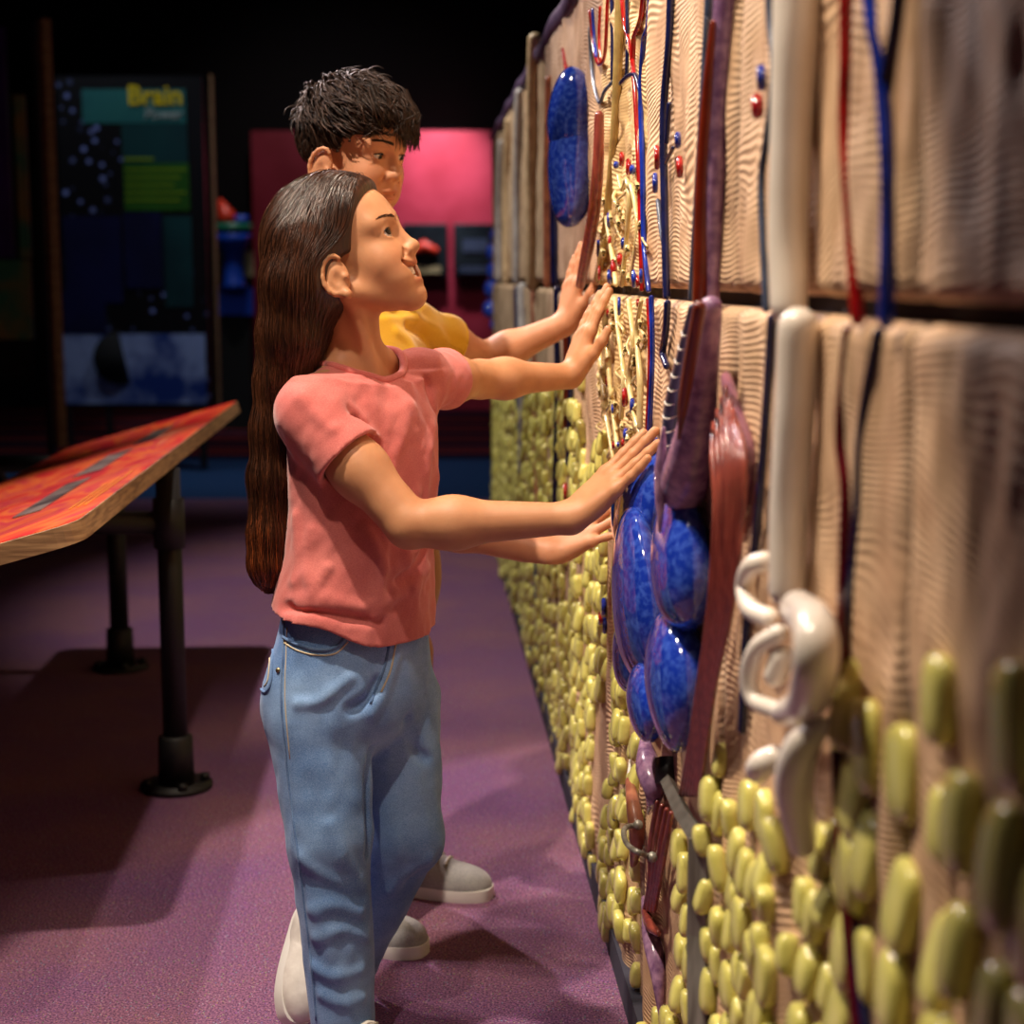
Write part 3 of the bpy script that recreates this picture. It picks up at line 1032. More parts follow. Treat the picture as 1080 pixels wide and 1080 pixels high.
# red and blue pills stuck on the relief
PILLS = [(656, 168, 'r', 16, 3), (650, 174, 'b', 9, 3), (663, 176, 'r', 18, 3), (667, 179, 'b', 12, 3.2), (693, 166, 'r', 26, 3), (691, 193, 'b', 22, 3), (715, 148, 'b', 18, 3.6), (717, 176, 'r', 24, 3.8),
         (803, 82, 'b', 28, 5), (799, 112, 'r', 28, 6.5), (642, 232, 'b', 16, 2.2), (643, 255, 'r', 14, 2.0), (658, 257, 'b', 14, 3.4), (654, 274, 'r', 15, 3.4), (647, 283, 'r', 20, 3.2), (643, 292, 'b', 16, 3),
         (669, 294, 'b', 20, 3.2), (673, 297, 'r', 14, 2.4), (676, 291, 'b', 16, 2), (631, 262, 'b', 18, 1.8), (632, 288, 'r', 16, 1.8), (653, 323, 'b', 20, 1.9), (641, 330, 'r', 10, 2), (640, 359, 'b', 16, 2.2), (673, 320, 'r', 10, 2),
         (659, 419, 'r', 21, 3.2), (667, 428, 'b', 17, 3), (660, 458, 'b', 14, 3), (649, 469, 'r', 12, 1.8), (652, 469, 'b', 8, 1.8), (657, 468, 'r', 12, 2), (640, 402, 'r', 12, 1.6), (646, 432, 'b', 12, 1.6), (647, 470, 'r', 10, 2),
         (637, 640, 'b', 20, 3), (634, 652, 'r', 16, 3.2), (638, 660, 'b', 18, 2.6), (592, 650, 'b', 14, 2), (595, 662, 'r', 16, 2), (596, 520, 'r', 22, 2.4), (648, 855, 'b', 32, 3)]
PL = {'r': 'glossy red pill, ', 'b': 'glossy blue pill, '}
PWHERE = ['left of the red forked tube, above its blue twin', 'beside the first red pill under the side arm', 'above the pale yellow loop', 'touching a red one above the pale loop', 'left of the navy tube, above a blue one',
          'left of the navy tube, under a red one', 'right of the navy tube twig', 'right of the navy tube, under a blue one', 'upper one of the pair by the white duct', 'lower one of the pair by the white duct',
          'slim and high beside the reddish band', 'slim, just under a slim blue one', 'upper one in the cluster over the panel joint', 'between two blues over the panel joint', 'longest in the cluster over the joint',
          'lowest left in the cluster over the joint', 'left of three standing over the joint', 'middle of three standing over the joint', 'right of three standing over the joint', 'slender, by the ochre column foot', 'slender, below the slender blue one',
          'slim, hanging right under the panel joint', 'by the girl’s upper fingertips', 'beside the girl’s upper thumb', 'right under the joint by the blue tube', 'plump, midway down the pale network', 'plump, under the plump red one',
          'above the trio near the lower hand', 'left of the trio near the lower hand', 'middle of the trio near the lower hand', 'right of the trio near the lower hand', 'slim, left in the pale network', 'slim, lower left in the pale network',
          'leftmost above the lower hand', 'upper one among the yellow lumps below the hands', 'between two blues among the yellow lumps', 'lowest among the yellow lumps below the hands', 'far among yellow lumps, over a red one',
          'far among yellow lumps, under a blue one', 'long, beside the far follicle', 'large, low on the wall left of the metal hoop']
for (x, y, c, L, r), wh in zip(PILLS, PWHERE):
    k = 0.5 * L - r
    wtube('glazed_pill', [(x, y - k, 0.012), (x, y, 0.014), (x, y + k, 0.012)], r, M_red if c == 'r' else M_blue, PL[c] + wh, 'pill', 'red and blue pills on the relief wall', n=3)

# ------------------------------------------------------------------ yellow-green fat lumps
rf = random.Random(11)


def lump_mesh(seed):
    bm = bmesh.new()
    bmesh.ops.create_uvsphere(bm, u_segments=16, v_segments=12, radius=1)
    r2 = random.Random(seed)
    e = r2.uniform(0.45, 0.7)
    for q in bm.verts:
        x, y, z = q.co
        f = lambda t, p: math.copysign(abs(t) ** p, t)
        ax = math.hypot(x, y)
        ang = math.atan2(y, x)
        ax2 = abs(ax) ** 0.55
        # slightly faceted pill: squarish in plan, rounded at both ends
        cx, cy = f(math.cos(ang), e), f(math.sin(ang), e)
        q.co = Vector((cx * ax2 * 0.0108, cy * ax2 * 0.0175, f(z, 0.66) * 0.0235))
    for q in bm.verts:
        q.co.x += 0.002 * math.sin(q.co.z * 60 + seed)
    me = bpy.data.meshes.new('fat_lump')
    bm.to_mesh(me)
    bm.free()
    me.polygons.foreach_set('use_smooth', [True] * len(me.polygons))
    me.materials.append(M_fat)
    return me


LM = [lump_mesh(s) for s in range(5)]
BOUND = ([0.5, 0.9, 1.3, 1.45, 1.62, 1.95, 2.08, 2.2, 2.5, 2.75, 3.1, 3.7, 4.3, 5, 7.8], [1.02, 1.0, 0.95, 0.72, 0.70, 0.72, 0.62, 0.5, 0.55, 0.72, 0.92, 1.02, 0.95, 0.88, 0.73])
spots_ = []
y = 0.82
while y < 7.75:
    z = 0.03 + rf.uniform(0, 0.06)
    zmax = float(np.interp(y, *BOUND)) + rf.uniform(-0.05, 0.05)
    skip = vnoise(np.array([[y * 5.3, 0.5, 0.0]]), 4)[0] < -0.62 and y > 1.4
    while z < zmax:
        yy, zz = y + rf.uniform(-0.022, 0.022), z
        p = WP(yy, zz)
        t = p[1] * CP - (p[2] - CAMZ) * SP
        qx = 540 + F_PX * p[0] / t
        qy = 540 - F_PX * (p[1] * SP + (p[2] - CAMZ) * CP) / t
        dens = vnoise(np.array([[yy * 6, zz * 3.0, 1.0]]), 9)[0]
        ok = not skip and dens > -0.55
        if 676 < qx < 716 and qy < 1075 and qy > 700:
            ok = False
        if 700 <= qx < 760 and (qy < 880 or 730 < qx < 757):
            ok = False
        if 778 < qx < 880 and qy < 850 and not (qx < 800 and 752 < qy):
            ok = False
        if 874 < qx < 898 and qy < 860:
            ok = False
        if ok:
            spots_.append((yy, zz, qx, qy, 1.0 / t ** 2 if -20 < qx < 1100 and -20 < qy < 1110 else 0))
        z += rf.uniform(0.056, 0.078) * (1.25 if y < 1.3 else 1)
    y += 0.052 * (1.4 if y < 1.3 else 1)
spots_.sort(key=lambda s: -s[4])
first = spots_[:300]
rest = spots_[300:]
NEARL = {0: None}


def lump_matrix(yy, zz):
    s = rf.uniform(0.8, 1.25) * (1.4 if yy < 1.36 else 1)
    tilt = rf.uniform(-0.25, 0.25)
    d = float(relief(np.array([yy]), np.array([zz]))[0][0])
    p = WP(yy, zz, 0.006 + d)
    Rz = Matrix.Rotation(math.atan2(N_OUT[1], N_OUT[0]), 4, 'Z')
    return Matrix.Translation(p) @ Rz @ Matrix.Rotation(tilt, 4, 'X') @ Matrix.Rotation(rf.uniform(-0.2, 0.1), 4, 'Y') @ Matrix.Diagonal((1, s * rf.uniform(0.8, 1.2), s, 1))


proto = bpy.data.objects.new('fat_lump', LM[0])
for i, (yy, zz, qx, qy, a) in enumerate(first):
    o = proto if i == 0 else proto.copy()
    o.data = LM[rf.randrange(5)]
    o.matrix_world = lump_matrix(yy, zz)
    COL.objects.link(o)
    if yy < 1.36:
        lab = 'large yellow-green glazed lump on the shaded near end of the relief wall'
        grp = 'large lumps on the near end of the wall'
    elif qx > 757:
        lab = 'yellow-green glazed lump on the lower wall right of the steel bracket'
        grp = 'lumps right of the steel bracket'
    elif qx > 700:
        lab = 'yellow-green glazed lump on the lower wall between root piece and steel bracket'
        grp = 'lumps between root piece and bracket'
    else:
        lab = 'small yellow-green glazed lump on the lower wall left of the root piece'
        grp = 'small lumps left of the root piece'
    tag(o, lab, 'lump', grp)
V, Q = [], []
bl = MB()
vs = [[tuple(v.co) for v in m.vertices] for m in LM]
fs = [[tuple(p.vertices) for p in m.polygons] for m in LM]
for (yy, zz, qx, qy, a) in rest:
    k = rf.randrange(5)
    Mx = np.array(lump_matrix(yy, zz))
    vv = np.array(vs[k]) @ Mx[:3, :3].T + Mx[:3, 3]
    bl.add(vv, fs[k])
o = bl.build('fat_lumps', M_fat)
tag(o, 'mass of small yellow-green lumps covering the far lower wall', 'lumps', kind='stuff')

# ================================================================== READING TABLE
M_top = NT('red_orange_graphic')
tcx = M_top.n('ShaderNodeTexCoord').outputs['Object']
mp = M_top.n('ShaderNodeMapping')
mp.inputs['Scale'].default_value = (2.2, 0.9, 1)
mp.inputs['Rotation'].default_value = (0, 0, 0.5)
M_top.l(tcx, mp.inputs[0])
nz = M_top.n('ShaderNodeTexNoise', i_Scale=2.6, i_Detail=3, i_Distortion=1.2)
M_top.l(mp.outputs[0], nz.inputs['Vector'])
c = ramp(M_top, nz.outputs[0], [(0.3, lin((190, 20, 40))), (0.42, lin((226, 40, 30))), (0.5, lin((240, 110, 40))), (0.56, lin((214, 40, 60))), (0.66, lin((226, 96, 40))), (0.74, lin((236, 150, 120)))])
M_top.l(c, M_top.b.inputs['Base Color'])
M_top.b.inputs['Roughness'].default_value = 0.3
M_inset = mat('grey_photo_print', (150, 130, 120), (60, 44, 44), rough=0.3, scale=9, contrast=(0.4, 0.6))
M_yell = mat('orange_line_print', (244, 150, 40), rough=0.3)

tb = empty('reading_table', (-1.0, 4.1, 0), 'slanted red and orange reading table on black pipe legs', 'table')
A0, A1 = P(252, 422, 5.46), P(80, 551, 2.79)       # high long edge, far and near corner
wdir = np.array([-0.56, -0.035, -0.155])
B0, B1 = A0 + wdir, A1 + wdir
nrm = unit(np.cross(A1 - A0, wdir))
if nrm[2] < 0:
    nrm = -nrm


def round_poly(c, r, n=7):
    out = []
    for i in range(4):
        a, b, d = c[i - 1], c[i], c[(i + 1) % 4]
        u1, u2 = unit(a - b), unit(d - b)
        p0, p2 = b + u1 * r, b + u2 * r
        for k in range(n):
            t = k / (n - 1)
            out.append((1 - t) ** 2 * p0 + 2 * t * (1 - t) * b + t * t * p2)
    return out


def slab(corners, r, th, lift=0.0):
    pl = round_poly(corners, r)
    n = len(pl)
    mb_ = MB()
    top = [p + nrm * lift for p in pl]
    bot = [p + nrm * (lift - th) for p in pl]
    f = [tuple(range(n)), tuple(range(2 * n - 1, n - 1, -1))]
    f += [(i, i + n, (i + 1) % n + n, (i + 1) % n) for i in range(n)]
    mb_.add(top + bot, f)
    return mb_


cs = [A0, A1, B1, B0]
slab(cs, 0.06, 0.036).build('board', M_ply, tb, smooth=False)
slab([p + 0.012 * unit(np.mean(cs, 0) - p) for p in cs], 0.058, 0.002, 0.0015).build('graphic_print', M_top.m, tb, smooth=False)


def on_top(u, v_):
    return A0 + (A1 - A0) * u + wdir * v_


for (u0, u1, v0, v1) in ((0.18, 0.34, 0.25, 0.36), (0.40, 0.58, 0.3, 0.42), (0.64, 0.84, 0.28, 0.38)):
    slab([on_top(u0, v0), on_top(u1, v0), on_top(u1, v1), on_top(u0, v1)], 0.01, 0.001, 0.0032).build('photo_strip', M_inset, tb, smooth=False)
for k in range(3):
    slab([on_top(0.7 + k * .03, 0.06 + k * .025), on_top(0.9, 0.06 + k * .025), on_top(0.9, 0.07 + k * .025), on_top(0.7 + k * .03, 0.07 + k * .025)], 0.002, 0.001, 0.0032).build('printed_line', M_yell, tb, smooth=False)


def table_z(x, y):
    return float(A0[2] - (nrm[0] * (x - A0[0]) + nrm[1] * (y - A0[1])) / nrm[2])


for (lx, ly) in ((-0.827, 3.91), (-1.258, 5.15)):
    lx2 = min(lx, -0.87) if ly < 4.5 else lx
    zt = table_z(lx, ly) - 0.04
    b_ = MB()
    b_.tube([(lx, ly, 0.06), (lx, ly, zt)], 0.03, 16)
    lg = b_.build('leg', M_black, tb)
    MB().tube([(lx, ly, 0.012), (lx, ly, 0.13), (lx, ly, 0.135)], [0.045, 0.042, 0.03], 16).build('foot_collar', M_black, lg)
    fb = MB()
    fb.tube([(lx, ly, 0.0), (lx, ly, 0.012)], 0.088, 20)
    for k in range(4):
        a = k * math.pi / 2 + 0.4
        fb.tube([(lx + .07 * math.cos(a), ly + .07 * math.sin(a), 0.012), (lx + .07 * math.cos(a), ly + .07 * math.sin(a), 0.028)], 0.012, 8)
    fb.build('flange', M_black, lg)
    MB().tube([(lx, ly, 0.60), (lx, ly, 0.72)], 0.038, 16).build('pipe_tee', M_black, lg)
    xe = lx - 0.36
    MB().tube([(lx, ly, 0.66), (xe, ly, 0.66), (xe, ly, table_z(xe, ly) - 0.037)], 0.028, 14).build('crossbar', M_black, tb)

# ================================================================== BACKGROUND DISPLAYS
M_teal = mat('teal_print', (40, 110, 108), (28, 84, 92), rough=0.4, scale=2)
M_greenb = mat('green_print', (42, 96, 28), (34, 82, 22), rough=0.4, scale=6)
M_navyp = mat('navy_print', (16, 20, 70), (10, 14, 52), rough=0.4, scale=3)
M_tealp = mat('dark_teal_print', (16, 62, 66), (12, 48, 54), rough=0.4, scale=3)
M_bwp = mat('blue_white_print', (30, 60, 140), (150, 170, 220), rough=0.4, scale=4.5, contrast=(0.42, 0.62), detail=2)
M_yel = mat('yellow_lettering', (226, 200, 30), rough=0.4)
M_wht = mat('grey_lettering', (176, 190, 186), rough=0.4)
M_lime = mat('lime_lettering', (120, 150, 30), rough=0.4)
nt = NT('starry_black_print')
tcs = nt.n('ShaderNodeTexCoord').outputs['Object']
vo = nt.n('ShaderNodeTexVoronoi', i_Scale=13)
nt.l(tcs, vo.inputs['Vector'])
ns = nt.n('ShaderNodeTexNoise', i_Scale=1.7, i_Detail=1)
nt.l(tcs, ns.inputs['Vector'])
dots = ramp(nt, vo.outputs['Distance'], [(0.16, (1, 1, 1, 1)), (0.3, (0, 0, 0, 1))])
msk = ramp(nt, ns.outputs[0], [(0.5, (0, 0, 0, 1)), (0.6, (1, 1, 1, 1))])
dm = mix(nt, 1.0, dots, msk, 'MULTIPLY')
nt.l(mix(nt, dm, lin((6, 7, 14)), lin((140, 158, 235))), nt.b.inputs['Base Color'])
nt.b.inputs['Roughness'].default_value = 0.4
M_stars = nt.m
YB = 10.5


def pbox(x0, y0, x1, y1, Y, th):
    a, b = P(x0, y0, Y), P(x1, y1, Y)
    return ((a[0] + b[0]) / 2, Y + th / 2, (a[2] + b[2]) / 2), (abs(b[0] - a[0]), th, abs(a[2] - b[2]))


def pb(name, x0, y0, x1, y1, Y, th, m, parent, bev=0):
    c_, s_ = pbox(x0, y0, x1, y1, Y, th)
    return MB().box(c_, s_, bev=bev).build(name, m, parent, smooth=False)


def letters(name, body, px, py, Y, h, m, parent, shear=0.0, align='RIGHT', bold=0.0):
    cu = bpy.data.curves.new(name, 'FONT')
    cu.body = body
    cu.size = h
    cu.shear = shear
    cu.align_x = align
    cu.offset = bold
    cu.extrude = 0.004
    o = bpy.data.objects.new(name, cu)
    COL.objects.link(o)
    o.location = tuple(P(px, py, Y))
    o.rotation_euler = (math.pi / 2, 0, 0)
    bpy.context.view_layer.update()
    me = bpy.data.meshes.new_from_object(o)
    me.transform(o.matrix_world)
    bpy.data.objects.remove(o)
    me.materials.clear()
    return link(name, me, m, parent)


c0 = P(143, 430, YB)
bp_ = empty('info_panel', (c0[0], YB, 0), 'tall dark info panel titled Brain Power with starry print', 'panel')
pb('board', 58, 80, 222, 430, YB, 0.05, M_stars, bp_)
pb('edge_strip', 222, 78, 230, 432, YB - 0.02, 0.09, M_ply, bp_)
pb('header_print', 86, 94, 196, 130, YB - 0.006, 0.006, M_teal, bp_)
pb('text_block', 128, 131, 198, 172, YB - 0.006, 0.006, M_tealp, bp_)
pb('text_block', 130, 172, 200, 222, YB - 0.006, 0.006, M_greenb, bp_)
pb('print_field', 66, 228, 130, 320, YB - 0.006, 0.006, M_navyp, bp_)
pb('print_field', 130, 224, 172, 304, YB - 0.008, 0.008, M_navyp, bp_)
pb('print_field', 172, 228, 204, 324, YB - 0.006, 0.006, M_tealp, bp_)
pb('photo_print', 66, 352, 218, 426, YB - 0.006, 0.006, M_bwp, bp_)
pb('dark_print', 66, 306, 112, 352, YB - 0.009, 0.009, M_navyp, bp_)
o = MB().tube([P(127, 378, YB - 0.012), P(127, 378, YB - 0.006)], 0.17, 24).build('dark_print', M_dark, bp_)
letters('title_lettering', 'Brain', 193, 110, YB - 0.012, 0.165, M_yel, bp_, bold=0.003)
letters('subtitle_lettering', 'Power', 192, 125, YB - 0.012, 0.09, M_wht, bp_, shear=0.25)
pb('heading_bar', 131, 166, 162, 169, YB - 0.01, 0.01, M_lime, bp_)
for k in range(5):
    pb('text_line', 132, 178 + k * 8, 196 - (k % 3) * 6, 180 + k * 8, YB - 0.01, 0.01, M_lime, bp_)
for x in (74, 116, 214):
    pb('leg', x - 4, 428, x + 4, 493, YB + 0.005, 0.04, M_black, bp_)

# left panel, cut by the frame
YL = 8.6
lp = empty('info_panel', tuple(P(20, 500, YL)[:2]) + (0,), 'tall purple and teal info panel cut by the left picture edge', 'panel')
pb('post', 32, 24, 58, 540, YL, 0.09, M_black, lp)
a_, b_ = P(40, 20, YL - 0.03), P(60, 470, YL - 0.03)
MB().tube([a_ + np.array([0.03, 0, 0]), (a_[0] + 0.03, YL - 0.03, b_[2])], 0.035, 4).build('edge_strip', M_ply, lp, smooth=False)
M_purp = mat('purple_print', (70, 26, 120), (50, 18, 92), rough=0.4, scale=3)
M_mix = mat('green_cream_print', (60, 120, 96), (140, 120, 70), rough=0.4, scale=3.5, contrast=(0.45, 0.6))
pb('print_field', -60, 28, 14, 272, YL, 0.04, M_purp, lp)
pb('print_field', 14, 100, 32, 272, YL, 0.035, M_mix, lp)
pb('print_field', -60, 274, 34, 358, YL, 0.04, M_mix, lp)
pb('board', -60, 358, 34, 400, YL, 0.03, M_dark, lp)

# blue pedestal model beside the red wall
YP = 13.4
pd = empty('display_model', tuple(P(246, 330, YP)[:2]) + (0,), 'bright blue and green pedestal model with red top beside red wall', 'exhibit')
M_bb = mat('bright_blue_paint', (22, 70, 190), rough=0.4)
M_gg = mat('green_paint', (30, 120, 96), rough=0.4)
M_rr = mat('red_orange_paint', (216, 58, 34), rough=0.4)
M_cream = mat('cream_paint', (170, 160, 120), rough=0.5)
cx = P(247, 300, YP)
zt = lambda y_: P(247, y_, YP)[2]
MB().tube([(cx[0], YP, zt(246)), (cx[0], YP, zt(256)), (cx[0], YP, zt(268)), (cx[0], YP, zt(298)), (cx[0], YP, zt(304))], [0.15, 0.13, 0.08, 0.08, 0.13], 18).build('stem', M_bb, pd)
MB().tube([(cx[0], YP, zt(245)), (cx[0], YP, zt(236))], 0.155, 18).build('tray', M_gg, pd)
MB().tube([(cx[0] - .04, YP, zt(236)), (cx[0] - .05, YP, zt(226)), (cx[0] - .1, YP, zt(210))], [0.09, 0.07, 0.015], 14).build('red_top', M_rr, pd)
MB().tube([(cx[0] + .07, YP, zt(236)), (cx[0] + .07, YP, zt(227))], [0.07, 0.05], 14).build('blue_top', M_bb, pd)
MB().box((cx[0], YP + .05, zt(318) / 1), (0.3, 0.16, zt(304) - zt(332))).build('shelf', M_bb, pd, smooth=False)
MB().box((cx[0] + 0.12, YP + .05, zt(278)), (0.07, 0.07, 0.2)).build('cream_post', M_cream, pd, smooth=False)
MB().box((cx[0], YP + .1, zt(332) / 2), (0.24, 0.2, zt(332))).build('plinth', M_dark, pd, smooth=False)

YR = 14.985
M_scr = mat('dark_screen_print', (14, 18, 24), (34, 44, 50), rough=0.25, scale=3)
for (x0, x1, lab) in ((424, 472, 'dark display case on the red wall holding a red model'), (478, 524, 'dark display case on the red wall beside the relief wall end')):
    c_, s_ = pbox(x0, 236, x1, 292, YR, 0.03)
    dc = empty('display_case', (c_[0], YR, c_[2]), lab, 'display')
    MB().box((c_[0], YR + 0.058, c_[2]), (s_[0], 0.10, s_[2]), bev=0.008).build('case', M_scr, dc, smooth=False)
    MB().box((c_[0], YR - 0.0, c_[2] - s_[2] * 0.36), (s_[0] * 0.7, 0.03, 0.06)).build('caption_plate', M_cream if x0 < 470 else M_slate, dc, smooth=False)
    if x0 < 470:
        blobm = MB()
        cc = P(447, 262, YR - 0.03)
        blobm.tube(*round_ends([cc + np.array([-.1, 0, -.03]), cc + np.array([0.0, 0, .02]), cc + np.array([.1, 0, -.02])], [0.03, 0.06, 0.035]), seg=14).build('red_model', M_rr, dc)
    else:
        pb('print_field', 488, 252, 515, 266, YR - 0.005, 0.01, M_slate, dc)

# ================================================================== PEOPLE
def skin_material(name, base, base2):
    nt = NT(name)
    tc = nt.n('ShaderNodeTexCoord').outputs['Object']
    nz = nt.n('ShaderNodeTexNoise', i_Scale=30, i_Detail=4)
    nt.l(tc, nz.inputs['Vector'])
    c = ramp(nt, nz.outputs[0], [(0.3, lin(base)), (0.7, lin(base2))])
    at = nt.n('ShaderNodeAttribute', attribute_name='tint')
    c = mix(nt, 1.0, c, at.outputs['Color'], 'MULTIPLY')
    nt.l(c, nt.b.inputs['Base Color'])
    nt.b.inputs['Roughness'].default_value = 0.5
    nt.b.inputs['Specular IOR Level'].default_value = 0.35
    nt.b.inputs['Subsurface Weight'].default_value = 0.12
    nt.b.inputs['Subsurface Radius'].default_value = (0.010, 0.004, 0.002)
    nt.b.inputs['Subsurface Scale'].default_value = 1.0
    n2 = nt.n('ShaderNodeTexNoise', i_Scale=420, i_Detail=3)
    nt.l(tc, n2.inputs['Vector'])
    bp = nt.n('ShaderNodeBump', i_Strength=0.12, i_Distance=0.001)
    nt.l(n2.outputs[0], bp.inputs['Height'])
    nt.l(bp.outputs[0], nt.b.inputs['Normal'])
    return nt.m


def fabric(name, c1, c2, scale, weave, bump, attr=None, rough=0.85, sheen=0.3):
    nt = NT(name)
    tc = nt.n('ShaderNodeTexCoord').outputs['Object']
    n1 = nt.n('ShaderNodeTexNoise', i_Scale=scale, i_Detail=4)
    nt.l(tc, n1.inputs['Vector'])
    n2 = nt.n('ShaderNodeTexNoise', i_Scale=weave, i_Detail=2)
    mp = nt.n('ShaderNodeMapping')
    mp.inputs['Scale'].default_value = (1, 1, 2.4)
    nt.l(tc, mp.inputs[0])
    nt.l(mp.outputs[0], n2.inputs['Vector'])
    s = nt.n('ShaderNodeMath', operation='ADD')
    h = nt.n('ShaderNodeMath', operation='MULTIPLY', i_1=0.55)
    nt.l(n2.outputs[0], h.inputs[0])
    h2 = nt.n('ShaderNodeMath', operation='MULTIPLY', i_1=0.45)
    nt.l(n1.outputs[0], h2.inputs[0])
    nt.l(h.outputs[0], s.inputs[0])
    nt.l(h2.outputs[0], s.inputs[1])
    c = ramp(nt, s.outputs[0], [(0.35, lin(c1)), (0.65, lin(c2))])
    if attr:
        at = nt.n('ShaderNodeAttribute', attribute_name=attr)
        c = mix(nt, 1.0, c, at.outputs['Color'], 'MULTIPLY')
    nt.l(c, nt.b.inputs['Base Color'])
    nt.b.inputs['Roughness'].default_value = rough
    nt.b.inputs['Specular IOR Level'].default_value = 0.2
    nt.b.inputs['Sheen Weight'].default_value = sheen
    bp = nt.n('ShaderNodeBump', i_Strength=bump, i_Distance=0.002)
    nt.l(s.outputs[0], bp.inputs['Height'])
    nt.l(bp.outputs[0], nt.b.inputs['Normal'])
    return nt.m


def hair_material(name, dark, light, rough=0.36, spec=0.55):
    nt = NT(name)
    at = nt.n('ShaderNodeAttribute', attribute_name='tint')
    tc = nt.n('ShaderNodeTexCoord').outputs['Object']
    mp = nt.n('ShaderNodeMapping')
    mp.inputs['Scale'].default_value = (1, 1, 0.05)
    nt.l(tc, mp.inputs[0])
    nz = nt.n('ShaderNodeTexNoise', i_Scale=220, i_Detail=3)
    nt.l(mp.outputs[0], nz.inputs['Vector'])
    c = ramp(nt, nz.outputs[0], [(0.3, lin(dark)), (0.75, lin(light))])
    c = mix(nt, 1.0, c, at.outputs['Color'], 'MULTIPLY')
    nt.l(c, nt.b.inputs['Base Color'])
    nt.b.inputs['Roughness'].default_value = rough
    nt.b.inputs['Specular IOR Level'].default_value = spec
    bp = nt.n('ShaderNodeBump', i_Strength=0.5, i_Distance=0.002)
    nt.l(nz.outputs[0], bp.inputs['Height'])
    nt.l(bp.outputs[0], nt.b.inputs['Normal'])
    return nt.m


M_skin = skin_material('warm_skin', (196, 138, 99), (208, 151, 110))
M_skin2 = skin_material('warm_skin_boy', (200, 140, 104), (211, 151, 114))
M_eye = mat('eye_white', (228, 218, 210), rough=0.12, coat=0.5)
M_iris = mat('dark_iris', (26, 14, 9), rough=0.25, spec=0.3)
M_teeth = mat('teeth', (238, 230, 216), rough=0.2, coat=0.3)
M_hair = hair_material('brown_hair', (40, 22, 14), (88, 50, 29))
M_hair2 = hair_material('dark_hair', (24, 16, 13), (58, 40, 30), 0.5, 0.25)
M_pink = fabric('pink_jersey', (204, 104, 100), (228, 134, 126), 14, 420, 0.35)
M_yellow = fabric('yellow_jersey', (222, 170, 30), (238, 192, 60), 14, 380, 0.3)
M_denim = fabric('washed_denim', (72, 112, 170), (146, 180, 220), 9, 520, 0.35, attr='tint', sheen=0.15)
M_denim_d = fabric('denim_seam', (66, 98, 148), (122, 154, 194), 30, 520, 0.3, sheen=0.1)
M_stitch = mat('tan_stitch_thread', (206, 190, 156), rough=0.8)
M_brass = mat('rivet_metal', (170, 150, 110), rough=0.3, metal=0.9)
M_khaki = fabric('brown_cotton', (140, 86, 40), (164, 104, 56), 12, 300, 0.3)
M_sneak = mat('white_canvas', (226, 222, 214), (206, 200, 192), rough=0.6, scale=30, bump=0.3, bscale=90)
M_rub = mat('white_rubber', (222, 220, 214), rough=0.5)
M_greysh = fabric('grey_knit', (132, 132, 134), (162, 162, 160), 20, 320, 0.4)
Z3 = np.array([0, 0, 1.0])


